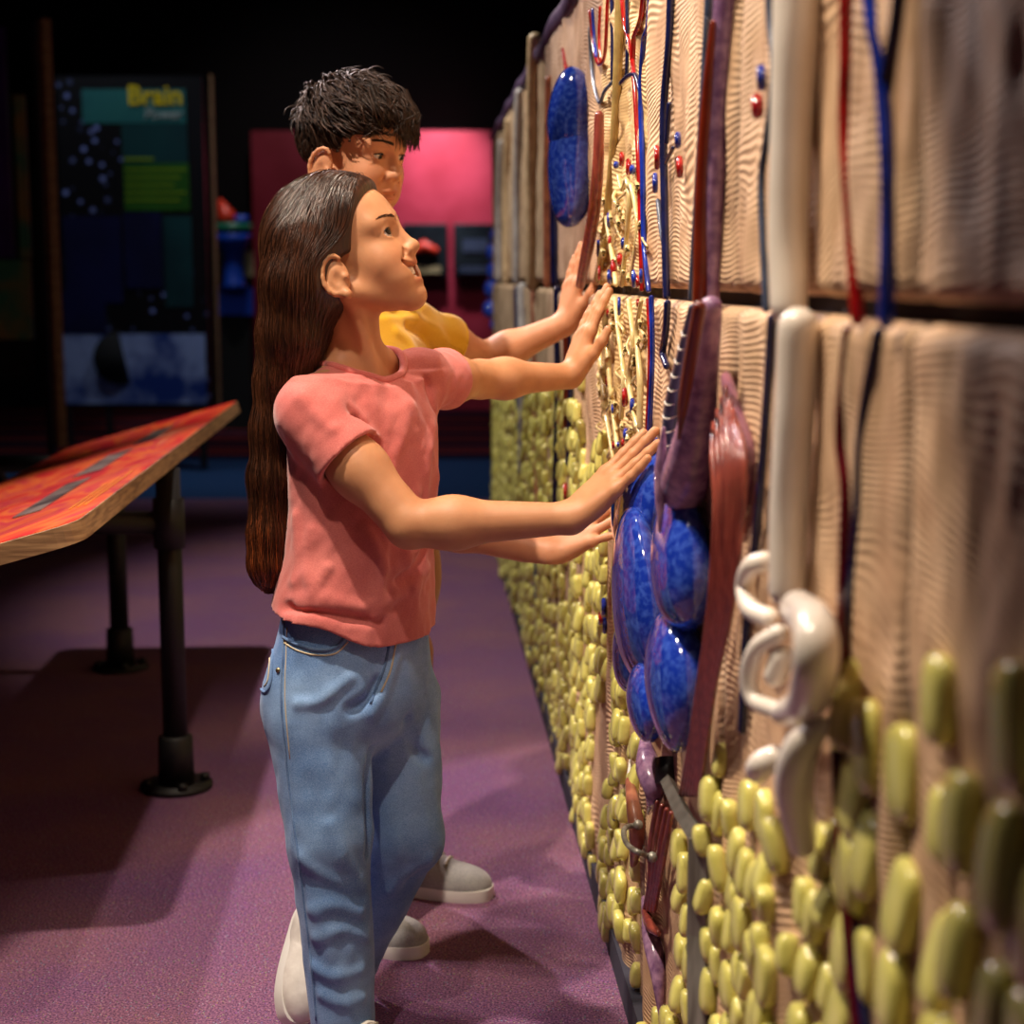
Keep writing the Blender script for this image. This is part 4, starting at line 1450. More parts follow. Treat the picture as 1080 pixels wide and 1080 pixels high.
class Head:
    def __init__(s, o, fwd, scale=1.0, roll=0.0, ap=0.0066):
        s.ap = ap
        s.F = unit(fwd)
        s.L = unit(np.cross(Z3, s.F))
        s.U = np.cross(s.F, s.L)
        if roll:
            c_, s_ = math.cos(roll), math.sin(roll)
            s.L, s.U = s.L * c_ + s.U * s_, s.U * c_ - s.L * s_
        s.o, s.s = np.asarray(o, float), scale
        s.R = np.stack([s.F, s.L, s.U], 1)

    def p(s, x, y, z):
        return s.o + s.s * (s.F * x + s.L * y + s.U * z)

    def loc(s, V):
        return ((np.asarray(V) - s.o) @ s.R) / s.s

    def ell(s, c_, r, yaw=0.0, pitch=0.0):
        R = s.R
        if yaw or pitch:
            R = R @ np.array(Matrix.Rotation(yaw, 3, 'Z') @ Matrix.Rotation(pitch, 3, 'Y'))
        return ell(s.p(*c_), np.array(r) * s.s, R)

    def cap(s, a, b, ra, rb=None):
        return cap(s.p(*a), s.p(*b), ra * s.s, None if rb is None else rb * s.s)

    def ball(s, c_, r):
        return ball(s.p(*c_), r * s.s)

    def sculpt(s, f, smile):
        f.add(s.ell((0.010, 0, 0.072), (0.090, 0.069, 0.084)), 0)
        f.add(s.ell((0.056, 0, 0.012), (0.055, 0.054, 0.086)), 0.03)
        f.add(s.ell((0.070, 0, 0.075), (0.036, 0.050, 0.040)), 0.03)
        for sg in (-1, 1):
            f.add(s.cap((0.086, sg * 0.014, -0.066), (0.012, sg * 0.050, -0.024), 0.017, 0.017), 0.025)
            f.add(s.ball((0.079, sg * 0.031, -0.005), 0.0255), 0.03)
            f.add(s.cap((0.102, sg * 0.014, 0.053), (0.088, sg * 0.044, 0.053), 0.009), 0.022)
            f.add(s.ball((0.088, sg * 0.026, -0.036), 0.020), 0.02)
        f.add(s.ball((0.0945, 0, -0.067), 0.0165), 0.018)
        for sg in (-1, 1):
            f.sub(s.ell((0.1195, sg * 0.031, 0.0345), (0.013, 0.019, 0.0125)), 0.014)
        f.add(s.cap((0.1060, 0, 0.044), (0.1215, 0, 0.006), 0.0070, 0.0082), 0.012)
        f.add(s.ball((0.1235, 0, 0.003), 0.0094), 0.008)
        for sg in (-1, 1):
            f.add(s.ball((0.1155, sg * 0.0115, -0.0005), 0.0078), 0.006)
            f.sub(s.ell((0.120, sg * 0.006, -0.009), (0.005, 0.0032, 0.004)), 0.003)
        f.add(s.cap((0.108, 0, -0.010), (0.107, 0, -0.022), 0.009), 0.012)
        if smile:
            f.add(s.ell((0.1005, 0, -0.0185), (0.0160, 0.033, 0.0062)), 0.008)
            f.add(s.ell((0.0995, 0, -0.0475), (0.0155, 0.024, 0.0078)), 0.008)
            o_, R_, k_ = s.o, s.R, s.s

            def mouth(X, Y, Z):
                x, y, z = [((X - o_[0]) * R_[0, i] + (Y - o_[1]) * R_[1, i] + (Z - o_[2]) * R_[2, i]) / k_ for i in range(3)]
                u = np.clip(np.abs(y) / 0.0390, 0, 1.2)
                zc_ = -0.0335 + 0.0190 * u ** 2
                hh = 0.0092 * np.sqrt(np.clip(1 - u ** 2, 0, 1)) - 0.004 * np.clip(u - 1, 0, 1) * 10
                xin = 0.0660 + 0.0400 * np.sqrt(np.clip(1 - (u * 0.92) ** 2, 0, 1))
                return np.maximum(np.maximum(np.abs(z - zc_) - hh, xin - x), 0.6 * (np.abs(y) - 0.039)) * k_
            c_ = s.p(0.1, 0, -0.03)
            f.sub((mouth, c_ - 0.05, c_ + 0.05), 0.0025)
            for sg in (-1, 1):   # smile crease
                f.sub(group([s.cap((0.112, sg * 0.019, 0.0), (0.101, sg * 0.035, -0.014), 0.0018),
                             s.cap((0.101, sg * 0.035, -0.014), (0.086, sg * 0.043, -0.030), 0.0018)], 0.002), 0.008)
        else:
            f.add(s.ell((0.107, 0, -0.0275), (0.0125, 0.024, 0.0058)), 0.007)
            f.add(s.ell((0.1045, 0, -0.0395), (0.0125, 0.020, 0.0068)), 0.007)
            pts = [(0.094, 0.028, -0.0305), (0.109, 0.016, -0.0335), (0.1185, 0, -0.0338), (0.109, -0.016, -0.0335), (0.094, -0.028, -0.0305)]
            f.sub(group([s.cap(pts[i], pts[i + 1], 0.0013) for i in range(4)], 0.001), 0.003)
            for sg in (-1, 1):
                f.sub(s.cap((0.110, sg * 0.019, -0.002), (0.098, sg * 0.034, -0.026), 0.0012), 0.008)
        # lids around the eyeballs
        for sg in (-1, 1):
            lid = s.ball((0.0925, sg * 0.031, 0.0340), 0.0147)
            f.add(lid, 0.006)
        for sg in (-1, 1):
            f.sub(s.ell((0.108, sg * 0.0320, 0.0338), (0.016, 0.0138, s.ap), sg * 0.2), 0.0015)
        # ears
        for sg in (-1, 1):
            ex, ez, ey = 0.012, -0.002, 0.0085
            f.add(s.ell((ex, sg * (ey + 0.0685), ez), (0.0185, 0.0085, 0.031), -sg * 0.38, 0.16), 0.006)
            ring = []
            for k in range(13):
                a = math.radians(-118 + k * 25)
                x = -0.001 - 0.0185 * math.cos(a) * (1.0 if math.cos(a) > 0 else 0.85)
                z = ez + 0.005 + 0.0290 * math.sin(a)
                ring.append((ex + x + 0.18 * (z - ez), sg * (ey + 0.0745 - 0.42 * x), z))
            f.add(group([s.cap(ring[i], ring[i + 1], 0.0038) for i in range(10)], 0.002), 0.004)
            f.sub(s.ell((ex + 0.004, sg * (ey + 0.0830), ez - 0.003), (0.0095, 0.0098, 0.0140), -sg * 0.4, 0.16), 0.004)
            f.sub(group([s.cap((ex - 0.009, sg * (ey + 0.0830), ez + 0.004), (ex - 0.004, sg * (ey + 0.0815), ez + 0.018), 0.0036),
                         s.cap((ex - 0.004, sg * (ey + 0.0815), ez + 0.018), (ex + 0.009, sg * (ey + 0.0770), ez + 0.021), 0.0034)], 0.001), 0.003)
            f.add(s.ball((ex + 0.0130, sg * (ey + 0.0700), ez - 0.003), 0.0045), 0.006)
            f.add(s.ball((ex + 0.0055, sg * (ey + 0.0725), ez - 0.0290), 0.0078), 0.005)

    def tints(s, V, lip):
        """lips and inner mouth have their own colour"""
        q = s.loc(V)
        t = np.ones((len(V), 3))
        upper = np.exp(-(((q[:, 2] + (0.0200 if lip[3] else 0.0285)) / 0.0058) ** 2) - (q[:, 1] / 0.023) ** 4) * (q[:, 0] > 0.088)
        lower = np.exp(-(((q[:, 2] + (0.0470 if lip[3] else 0.0400)) / 0.0062) ** 2) - (q[:, 1] / 0.020) ** 4) * (q[:, 0] > 0.088)
        m = np.clip(upper + lower, 0, 1)[:, None]
        t = t * (1 - m) + m * np.array(lip[:3])
        ck = np.exp(-((q[:, 0] - 0.088) / 0.03) ** 2 - ((np.abs(q[:, 1]) - 0.04) / 0.02) ** 2 - ((q[:, 2] + 0.008) / 0.022) ** 2)[:, None]
        t *= 1 - ck * np.array([0.0, 0.10, 0.10])
        return t

    def eyes(s, body, gaze):
        g = unit(s.F * gaze[0] + s.L * gaze[1] + s.U * gaze[2])
        for sg in (-1, 1):
            c_ = s.p(0.0925, sg * 0.031, 0.0340)
            r = 0.0132 * s.s
            bm = bmesh.new()
            bmesh.ops.create_uvsphere(bm, u_segments=24, v_segments=16, radius=r)
            me = bpy.data.meshes.new('eyeball')
            bm.to_mesh(me)
            bm.free()
            me.transform(Matrix.Translation(c_))
            me.polygons.foreach_set('use_smooth', [True] * len(me.polygons))
            e = link('eyeball', me, M_eye, body)
            # iris: a shallow cap standing on the ball
            mb = MB()
            a_ = unit(np.cross(g, Z3))
            b_ = np.cross(g, a_)
            ring = [c_ + g * r * 1.04]
            n = 18
            for rad in (0.0030, 0.0066):
                for k in range(n):
                    th = 2 * math.pi * k / n
                    d = a_ * math.cos(th) + b_ * math.sin(th)
                    hh = math.sqrt(max(r * r - (rad * s.s) ** 2, 0)) + 0.0005
                    ring.append(c_ + g * hh + d * rad * s.s)
            fc = [(0, 1 + k, 1 + (k + 1) % n) for k in range(n)] + [(1 + k, 1 + n + k, 1 + n + (k + 1) % n, 1 + (k + 1) % n) for k in range(n)]
            mb.add(ring, fc)
            mb.build('iris', M_iris, e)

    def brows(s, body, m, f, z=0.057, thick=1.0, lash_el=24, seed=1, dark=0.8, count=100):
        rs_ = np.random.default_rng(seed)
        for sg in (-1, 1):
            S = []
            for k in range(count):
                u = rs_.uniform(0, 1)
                y = 0.011 + 0.036 * u
                zz = z + 0.0050 * math.sin(u * 2.2) + rs_.uniform(-1, 1) * 0.0030 * (1 - 0.6 * u)
                pts = []
                for e in np.linspace(0, 1, 4):
                    yy, z2 = y + e * 0.0065, zz + e * (0.0035 * (1 - u) - 0.001)
                    xs = np.linspace(0.135, 0.05, 140)
                    ln = np.array([s.p(x, sg * yy, z2) for x in xs])
                    v = f.at(ln)
                    i = int(np.argmax(v < 0))
                    pts.append(ln[i] + s.F * 0.0006 * s.s)
                S.append(pts)
            S = np.array(S)
            rad = np.array([0.00045, 0.0006, 0.0005, 0.0002])[None] * thick * np.ones((len(S), 1))
            V, Q, c_ = strand_mesh(S, rad, np.full((len(S), 3), dark))
            link('eyebrow', np_mesh('eyebrow', V, Q, cols=c_), m, body)
            c0 = np.array([0.0925, sg * 0.031, 0.0340])
            pts = []
            for a in np.linspace(-62, 62, 13):
                el_ = math.radians(lash_el * math.cos(math.radians(a * 1.15)) + 1)
                a_ = math.radians(a) + sg * 0.06
                pts.append(s.p(*(c0 + 0.0152 * np.array([math.cos(a_) * math.cos(el_), math.sin(a_) * math.cos(el_), math.sin(el_)]))))
            MB().tube(pts, [0.0004] + [0.0011] * 11 + [0.0004], 6).build('eyelashes', m, body)


def hand_prims(wrist, d, n, s, sc, curl=(0.1, 0.1, 0.12, 0.15), spread=0.06, thumb=(0.5, 0.35)):
    """palm, four fingers, thumb. d: fingers, n: palm faces, s: thumb side"""
    wrist, d, n = np.asarray(wrist, float), unit(d), unit(n)
    s = unit(s - d * np.dot(s, d))
    n = unit(n - d * np.dot(n, d) - s * np.dot(n, s))
    q = lambda a, b, c_: wrist + sc * (d * a + s * b + n * c_)
    kn = [(0.088, 0.029), (0.092, 0.010), (0.088, -0.010), (0.079, -0.028)]
    palm = [cap(q(0.004, b * 0.45, 0), q(a, b, 0), 0.0135 * sc, 0.0108 * sc) for a, b in kn]
    palm.append(ell(q(0.036, 0.022, 0.008), np.array((0.030, 0.015, 0.013)) * sc, np.stack([d, s, n], 1)))
    palm.append(ell(q(0.040, -0.020, 0.007), np.array((0.032, 0.013, 0.012)) * sc, np.stack([d, s, n], 1)))
    L = [(0.040, 0.024, 0.020), (0.044, 0.027, 0.021), (0.040, 0.025, 0.020), (0.031, 0.019, 0.018)]
    R = [0.0094, 0.0096, 0.0092, 0.0082]
    fingers = []
    for i in range(4):
        p = q(kn[i][0], kn[i][1], 0)
        ang = [curl[i] * 0.6, curl[i], curl[i] * 0.8]
        th = 0
        sp = spread * (1.5 - i)
        r = R[i] * sc
        fs = []
        for k in range(3):
            th += ang[k]
            dd = unit(d * math.cos(th) + n * math.sin(th) + s * sp)
            e = p + dd * L[i][k] * sc
            fs.append(cap(p, e, r, r * 0.92))
            r *= 0.92
            p = e
        fingers.append(group(fs, 0.004 * sc))
    t0, t1 = q(0.018, 0.020, 0.008), q(0.048, 0.043, 0.014)
    dd = unit(d * math.cos(thumb[0]) + s * math.sin(thumb[0]) + n * 0.1)
    t2 = t1 + dd * 0.030 * sc
    dd = unit(d * math.cos(thumb[1]) + s * math.sin(thumb[1]) + n * 0.05)
    t3 = t2 + dd * 0.024 * sc
    th = group([cap(t0, t1, 0.0145 * sc, 0.0115 * sc), cap(t1, t2, 0.0108 * sc, 0.0098 * sc), cap(t2, t3, 0.0096 * sc, 0.0078 * sc)], 0.006 * sc)
    fing = group(fingers, 0.0012 * sc)
    pal = group(palm, 0.014 * sc)
    pf, ff, tf = pal[0], fing[0], th[0]

    def f(X, Y, Z):
        return smin(smin(pf(X, Y, Z), ff(X, Y, Z), 0.009 * sc), tf(X, Y, Z), 0.010 * sc)
    return f, np.minimum(np.minimum(pal[1], fing[1]), th[1]), np.maximum(np.maximum(pal[2], fing[2]), th[2])




def arm(f, sh, el, wr, radii, hand, bulge=0.003):
    f.add(cap(sh, el, radii[0], radii[1]), 0.01)
    m = np.asarray(sh) * 0.5 + np.asarray(el) * 0.5
    f.add(ball(m, (radii[0] + radii[1]) / 2 + bulge), 0.03)
    fm = np.asarray(el) * 0.72 + np.asarray(wr) * 0.28
    f.add(cap(el, fm, radii[1], radii[2]), 0.010)
    f.add(cap(fm, wr, radii[2], radii[3]), 0.03)
    f.add(hand, 0.018)
    return f


# ------------------------------------------------------------------ girl
gh = Head((0, 0, 0), (math.cos(0.41) * math.cos(0.2), -math.cos(0.41) * math.sin(0.2), math.sin(0.41)), 1.0)
gh.o = P(357, 292, 2.545) - gh.p(0.012, -0.070, 0)
g_nb = P(374, 402, 2.645)
g_rs, g_ls = P(327, 438, 2.51), P(446, 400, 2.73)
g_re, g_rw = P(432, 553, 2.45), P(600, 547, 2.43)
g_le, g_lw = P(506, 400, 2.90), P(601, 397, 3.02)
rd, rn_ = unit(P(690, 456, 2.45) - g_rw), None
r_d = unit(P(668, 486, 2.44) - g_rw)
r_n = unit(unit(np.array([r_d[2], 0, -r_d[0]])) + np.array([0, 0.42, 0]))      # palm towards the wall
hand_r = hand_prims(g_rw, r_d, r_n, np.cross(r_d, r_n), 1.0, curl=(0.0, -0.04, -0.02, -0.10), spread=0.10)
l_d = unit(P(632, 310, 3.06) - g_lw)
l_n = unit(unit(np.array([l_d[2], 0, -l_d[0]])) + np.array([0, 0.28, 0]))
hand_l = hand_prims(g_lw, l_d, l_n, np.cross(l_n, l_d), 0.98, curl=(0.05, 0.05, 0.05, 0.05), spread=0.05, thumb=(0.55, 0.3))

fh = Field((-0.42, 2.34, 0.72), (0.225, 3.16, 1.44), 0.0022)
gh.sculpt(fh, True)
fh.add(cap(gh.p(0.004, 0, -0.005), g_nb + np.array([0, 0, 0.02]), 0.044, 0.044), 0.022)
fh.add(cap(g_nb + np.array([-.012, .008, 0.02]), g_rs + np.array([0.01, 0, 0.012]), 0.042, 0.030), 0.04)
fh.add(cap(g_nb + np.array([-.012, .008, 0.02]), g_ls + np.array([-0.01, 0, 0.012]), 0.042, 0.030), 0.04)
g_f = unit(np.array([0.74, -0.67, 0]))
g_r = unit(np.array([-0.67, -0.74, 0]))
fh.add(ell(g_nb + g_f * 0.01 + np.array([0, 0, -0.075]), (0.085, 0.085, 0.085)), 0.03)
for sg in (-1, 1):     # collar bones and the hollow between them
    fh.add(cap(g_nb + g_f * 0.046 + g_r * sg * 0.012 + np.array([0, 0, -0.016]), g_nb + g_f * 0.03 + g_r * sg * 0.10 + np.array([0, 0, 0.012]), 0.0075), 0.014)
    fh.add(cap(gh.p(0.012, sg * 0.045, -0.02), g_nb + g_f * 0.045 + g_r * -sg * -0.008 + np.array([0, 0, -0.012]), 0.009), 0.016)
arm(fh, g_rs, g_re, g_rw, (0.041, 0.0365, 0.0355, 0.0235), hand_r)
arm(fh, g_ls, g_le, g_lw, (0.038, 0.034, 0.032, 0.0225), hand_l, 0)
gy = math.atan2(-g_r[1], -g_r[0])                      # lateral axis of the torso
zc = lambda py, Y=2.6: P(370, py, Y)[2]


def cxy(px, Y):
    p = P(px, 500, Y)
    return p[0], p[1]


fh.add(loft([(0.75,) + cxy(368, 2.6) + (0.11, 0.08, gy), (zc(560),) + cxy(384, 2.61) + (0.105, 0.075, gy), (zc(450),) + cxy(384, 2.62) + (0.115, 0.068, gy)]), 0.02)
V, Q = fh.mesh(1)
t = np.ones((len(V), 4))
t[:, :3] = gh.tints(V, (0.86, 0.56, 0.56, True))
body_me = np_mesh('body', V, Q, cols=t)
girl = empty('person', (P(360, 1000, 2.55)[0], 2.55, 0), 'long-haired person in pink t-shirt and jeans pressing both hands on the relief wall', 'person')
gbody = link('body', body_me, M_skin, girl)
gh.eyes(gbody, (0.90, -0.34, 0.20))
gh.brows(gbody, M_hair, fh, 0.0550, 0.8, 27, 1, 1.1, 75)
# teeth: an arch behind the lips, gum line hidden
for z0, z1, nm in ((-0.0255, -0.0355, 'upper_teeth'), (-0.0395, -0.0425, 'lower_teeth')):
    mb = MB()
    for k in range(-5, 6):
        a = k * 0.2
        cpt = gh.p(0.0710 + 0.0355 * math.cos(a), 0.0275 * math.sin(a), (z0 + z1) / 2 + 0.0045 * a * a * 0.7)
        c_, s_ = math.cos(a), math.sin(a)
        Rt = gh.R @ np.array([[c_, -s_, 0], [s_, c_, 0], [0, 0, 1]])
        mb.box(cpt, (0.005, 0.0060 if abs(k) > 1 else 0.0072, abs(z0 - z1) + 0.002), Rt, bev=0.0012)
    mb.build(nm, M_teeth, gbody)

# hair: a smooth mass with single strands lying on it
hf = Field(np.array([-0.58, 2.38, 0.72]), np.array([-0.14, 2.82, 1.45]), 0.003)
hf.add(gh.ell((0.005, 0, 0.079), (0.107, 0.0775, 0.094)), 0)
hf.add(gh.ell((0.062, 0, 0.080), (0.047, 0.058, 0.050)), 0.03)
hf.add(gh.ell((-0.022, 0, 0.035), (0.076, 0.0740, 0.085)), 0.03)
# take the face and ear region away
hf.sub(cap(gh.p(0.276, -0.2, -0.068), gh.p(0.276, 0.2, -0.068), 0.250), 0.014)
hf.sub(cap(gh.p(0.024, -0.2, -0.006), gh.p(0.024, 0.2, -0.006), 0.040), 0.006)
hf.sub(cap(gh.p(0.040, -0.2, -0.045), gh.p(0.040, 0.2, -0.045), 0.040), 0.008)
fall = [(327, 262, 2.60, .056, .072), (320, 300, 2.59, .054, .072), (313, 350, 2.595, .050, .068), (306, 400, 2.60, .044, .060), (298, 450, 2.60, .036, .058), (294, 500, 2.595, .033, .056), (292, 560, 2.59, .031, .054), (291, 590, 2.585, .029, .050), (291, 602, 2.585, .025, .044)]
prims = []
for (a, b) in zip(fall[:-1], fall[1:]):
    pa, pb_ = P(a[0], a[1], a[2]), P(b[0], b[1], b[2])
    lat = unit(np.array([0.35, 1.0, 0]))
    n_ = 5
    for k in range(n_):
        u = (k / (n_ - 1) - 0.5) * 2
        prims.append(cap(pa + lat * u * (a[4] - a[3] * .6), pb_ + lat * u * (b[4] - b[3] * .6), a[3] * 0.78, b[3] * 0.78))
hf.add(group(prims, 0.02), 0.05)
hf.apply(lambda g, X, Y, Z: np.where(g < 0.05, g + 0.0012 * np.sin(X * 420 + 3 * np.sin(Z * 7)) * np.sin(Y * 300 + Z * 5) * np.clip((1.22 - Z) * 8, 0.0, 1), g))
V, Q = hf.mesh(1)
hc = np.ones((len(V), 4))
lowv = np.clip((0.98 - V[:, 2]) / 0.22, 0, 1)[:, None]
hc[:, :3] *= 0.8 * (1 + lowv * np.array([[3.2, 1.8, 0.5]]))  # golden lower ends: backlight glow painted into the hair colour
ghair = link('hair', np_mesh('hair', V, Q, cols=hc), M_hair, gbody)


def g_flow(p, tt):
    q = gh.loc(p)
    onhead = np.clip((q[:, 2] + 0.02) / 0.1, 0, 1)[:, None]
    side = np.sign(q[:, 1])[:, None]
    part = np.clip(1 - np.abs(q[:, 1]) / 0.03, 0, 1)[:, None] * onhead
    overear = np.exp(-((q[:, 2] - 0.045) / 0.022) ** 2 - ((q[:, 0] - 0.03) / 0.035) ** 2)[:, None]
    f = -Z3 * 1.0 + onhead * (-gh.F * 0.24) - gh.F * 2.2 * overear + part * side * gh.L * 1.2
    return f


rs = np.random.default_rng(2)
d_up = V[:, 2] > gh.p(0, 0, 0.02)[2]
w_ = np.where(d_up, 1.0, 0.35)
qv = gh.loc(V)
rim_ = np.abs(np.hypot(qv[:, 0] - 0.276, qv[:, 2] + 0.068) - 0.256) < 0.008
w_ = np.where(rim_ & d_up, 4.0, w_)
seeds = V[rs.choice(len(V), 9500, p=w_ / w_.sum())]
N = 26
stp = rs.uniform(0.006, 0.014, len(seeds))
off = rs.normal(0.0012, 0.0012, len(seeds))
paths = trace(hf, seeds, g_flow, stp, N, off, wob=0.35)
qq = gh.loc(paths)
ear = ((qq[..., 0] - 0.018) / 0.033) ** 2 + ((qq[..., 2] + 0.004) / 0.037) ** 2 < 1
face = ((qq[..., 0] - 0.276) ** 2 + (qq[..., 2] + 0.068) ** 2 < 0.2385 ** 2) & (qq[..., 2] > -0.05)
keep = (paths[:, -1, 2] > 0.70) & ~(ear | face).any(1)
paths, = (paths[keep],)
rad = np.interp(np.linspace(0, 1, N), [0, 0.1, 0.8, 1], [0.0002, 0.0005, 0.00045, 0.0002])[None] * rs.uniform(0.6, 1.4, (len(paths), 1))
tint = rs.uniform(0.6, 1.7, (len(paths), 1)) * np.array([[1.0, 0.95, 0.88]])
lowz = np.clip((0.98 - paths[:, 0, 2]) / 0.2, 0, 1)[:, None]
tint = tint * (1 + lowz * np.array([[4.0, 2.4, 0.8]]))  # same backlight glow tinted into the lower strands
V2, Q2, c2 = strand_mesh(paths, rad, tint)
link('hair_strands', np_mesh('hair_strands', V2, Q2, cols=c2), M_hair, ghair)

# t-shirt
sf = Field(np.array([-0.52, 2.30, 0.62]), np.array([0.05, 2.98, 1.20]), 0.003)
sf.add(loft([(zc(690),) + cxy(369, 2.595) + (0.158, 0.112, gy), (zc(640),) + cxy(371, 2.60) + (0.150, 0.106, gy), (zc(570),) + cxy(380, 2.61) + (0.135, 0.097, gy),
             (zc(500),) + cxy(384, 2.615) + (0.138, 0.096, gy), (zc(440),) + cxy(384, 2.62) + (0.140, 0.088, gy), (zc(405),) + cxy(382, 2.625) + (0.125, 0.07, gy)]), 0)
nb2 = g_nb + np.array([-0.006, 0.005, 0.0])
sf.add(cap(nb2, g_rs + np.array([0.01, 0.01, 0.004]), 0.052, 0.047), 0.05)
sf.add(cap(nb2, g_ls + np.array([-0.01, -0.01, 0.004]), 0.052, 0.044), 0.05)
ru = unit(g_re - g_rs)
sf.add(cut(cap(g_rs - ru * 0.01, g_rs + ru * 0.12, 0.051, 0.061), g_rs + ru * 0.088, ru), 0.022)
lu = unit(g_le - g_ls)
sf.add(cut(cap(g_ls - lu * 0.01, g_ls + lu * 0.12, 0.047, 0.055), g_ls + lu * 0.075, lu), 0.022)
# folds: ridges and creases following the photo's drape


def fold(f, pts, r, depth, sign=1, k=0.014):
    w3 = []
    for x, y in pts:
        h_ = f.hit(x, y)
        if h_ is not None:
            g_ = f.grad(h_[None])[0]
            w3.append(h_ - unit(g_) * depth)
    if len(w3) < 2:
        return
    w3 = spline(w3, 4)
    pr = group([cap(w3[i], w3[i + 1], r) for i in range(len(w3) - 1)], 0.002)
    (f.add if sign > 0 else f.sub)(pr, k)


FOLDS = [([(372, 432), (392, 470), (404, 500)], .005, .001, -1), ([(432, 428), (422, 470), (404, 515)], .006, .0045, 1),
         ([(440, 520), (430, 570), (438, 620)], .008, .004, 1),
         ([(328, 560), (322, 590), (326, 612)], .007, .004, 1), ([(312, 545), (314, 585), (310, 612)], .006, .003, 1),
         ([(300, 640), (350, 648), (400, 655)], .005, .000, -1), ([(452, 600), (425, 625), (385, 640), (340, 632)], .008, .004, 1),
         ([(455, 560), (440, 600), (420, 612)], .006, .002, -1), ([(345, 600), (330, 625), (318, 640)], .005, .002, 1),
         ([(455, 450), (450, 500), (452, 550)], .006, .003, 1), ([(398, 520), (404, 560), (402, 600)], .007, .0045, 1),
         ([(385, 560), (400, 600), (395, 650)], .008, .004, 1), ([(318, 420), (336, 440), (350, 452)], .005, .003, 1),
         ([(450, 402), (455, 420), (460, 436)], .004, .001, -1)]
for a in FOLDS:
    fold(sf, *a)
ROT = np.array([[0.8, 0.0, 0.6], [0, 1, 0], [-0.6, 0, 0.8]])
sf.ripple(lambda p: 0.0030 * vnoise((p @ ROT) * np.array([34, 34, 11]), 31) + 0.0014 * vnoise((p @ ROT) * np.array([80, 80, 30]), 32))
# hem: lower at the front, notch at the side; hollow sleeves and neck
hz = zc(672, 2.6)
sf.apply(lambda g, X, Y, Z: np.maximum(g, (zc(664) + 0.012 - 0.020 * ((X + 0.26) * g_f[0] + (Y - 2.6) * g_f[1]) / 0.11
                                           + 0.030 * np.exp(-(((X + 0.26) * g_r[0] + (Y - 2.6) * g_r[1] - 0.13) / 0.05) ** 2)) - Z))
sf.sub(cap(g_rs + ru * 0.06, g_re, 0.0470, 0.054), 0.003)
sf.sub(cap(g_ls + lu * 0.05, g_le, 0.042, 0.046), 0.003)
NC = g_nb + g_f * 0.004 + np.array([0, 0, 0.006])
nax = unit(np.array([g_f[0] * 0.48, g_f[1] * 0.48, 1.0]))
e1 = unit(g_r - nax * np.dot(g_r, nax))
e2 = np.cross(nax, e1)
Rn = np.stack([e1, e2, nax], 1)
sf.sub(ell(NC + nax * 0.03, (0.070, 0.060, 0.075), Rn), 0.004)
V, Q = sf.mesh(1)
gshirt = link('t_shirt', np_mesh('t_shirt', V, Q), M_pink, girl)


def ring_on(f, c_, e1, e2, a, b, nax, n=40, inset=0.0):
    pts = []
    for k in range(n + 1):
        th = 2 * math.pi * k / n
        base = c_ + e1 * a * math.cos(th) + e2 * b * math.sin(th)
        ss = np.linspace(0.06, -0.10, 120)
        v = f.at(base[None] + nax[None] * ss[:, None])
        i = np.argmax(v < 0)
        pts.append(base + nax * (ss[i] if v[i] < 0 else 0) - nax * inset)
    return pts


cr = ring_on(sf, NC, e1, e2, 0.0735, 0.0635, nax)
cr = np.array(cr)
cr[:-1] = (np.roll(cr[:-1], 1, 0) + cr[:-1] + np.roll(cr[:-1], -1, 0)) / 3
cr[-1] = cr[0]
MB().tube(cr, 0.0066, 10).build('collar', M_pink, gshirt)


def hem_ring(c_, ax, r, m, parent, name='sleeve_hem', rr=0.003):
    a = unit(np.cross(ax, Z3))
    b = np.cross(ax, a)
    MB().tube([c_ + r * (math.cos(t_) * a + math.sin(t_) * b) for t_ in np.linspace(0, 2 * math.pi, 37)], rr, 8).build(name, m, parent)


hem_ring(g_rs + ru * 0.086, ru, 0.0555, M_pink, gshirt)
hem_ring(g_ls + lu * 0.073, lu, 0.050, M_pink, gshirt)

# jeans
r_hip, r_knee, r_ank = P(333, 735, 2.555), P(347, 885, 2.50), P(363, 1092, 2.47)
l_hip, l_knee, l_ank = P(414, 735, 2.665), P(427, 880, 2.62), P(352, 1045, 2.72)
jf = Field(np.array([-0.52, 2.30, -0.02]), np.array([0.02, 2.92, 0.80]), 0.0032)
jf.add(loft([(zc(640),) + cxy(370, 2.605) + (0.128, 0.092, gy), (zc(690),) + cxy(368, 2.60) + (0.142, 0.104, gy), (zc(745),) + cxy(366, 2.60) + (0.148, 0.108, gy), (zc(775),) + cxy(366, 2.60) + (0.12, 0.075, gy), (zc(800),) + cxy(366, 2.60) + (0.06, 0.03, gy)]), 0)
jf.add(cap(r_hip, r_knee, 0.083, 0.066), 0.03)
rl = group([cap(l_hip, l_knee, 0.080, 0.063), cap(l_knee, l_ank, 0.062, 0.050)], 0.02)
jf.add(rl, 0.012)
jf.add(group([cap(r_hip, r_knee, 0.080, 0.065), cap(r_knee, r_ank, 0.064, 0.052)], 0.02), 0.010)
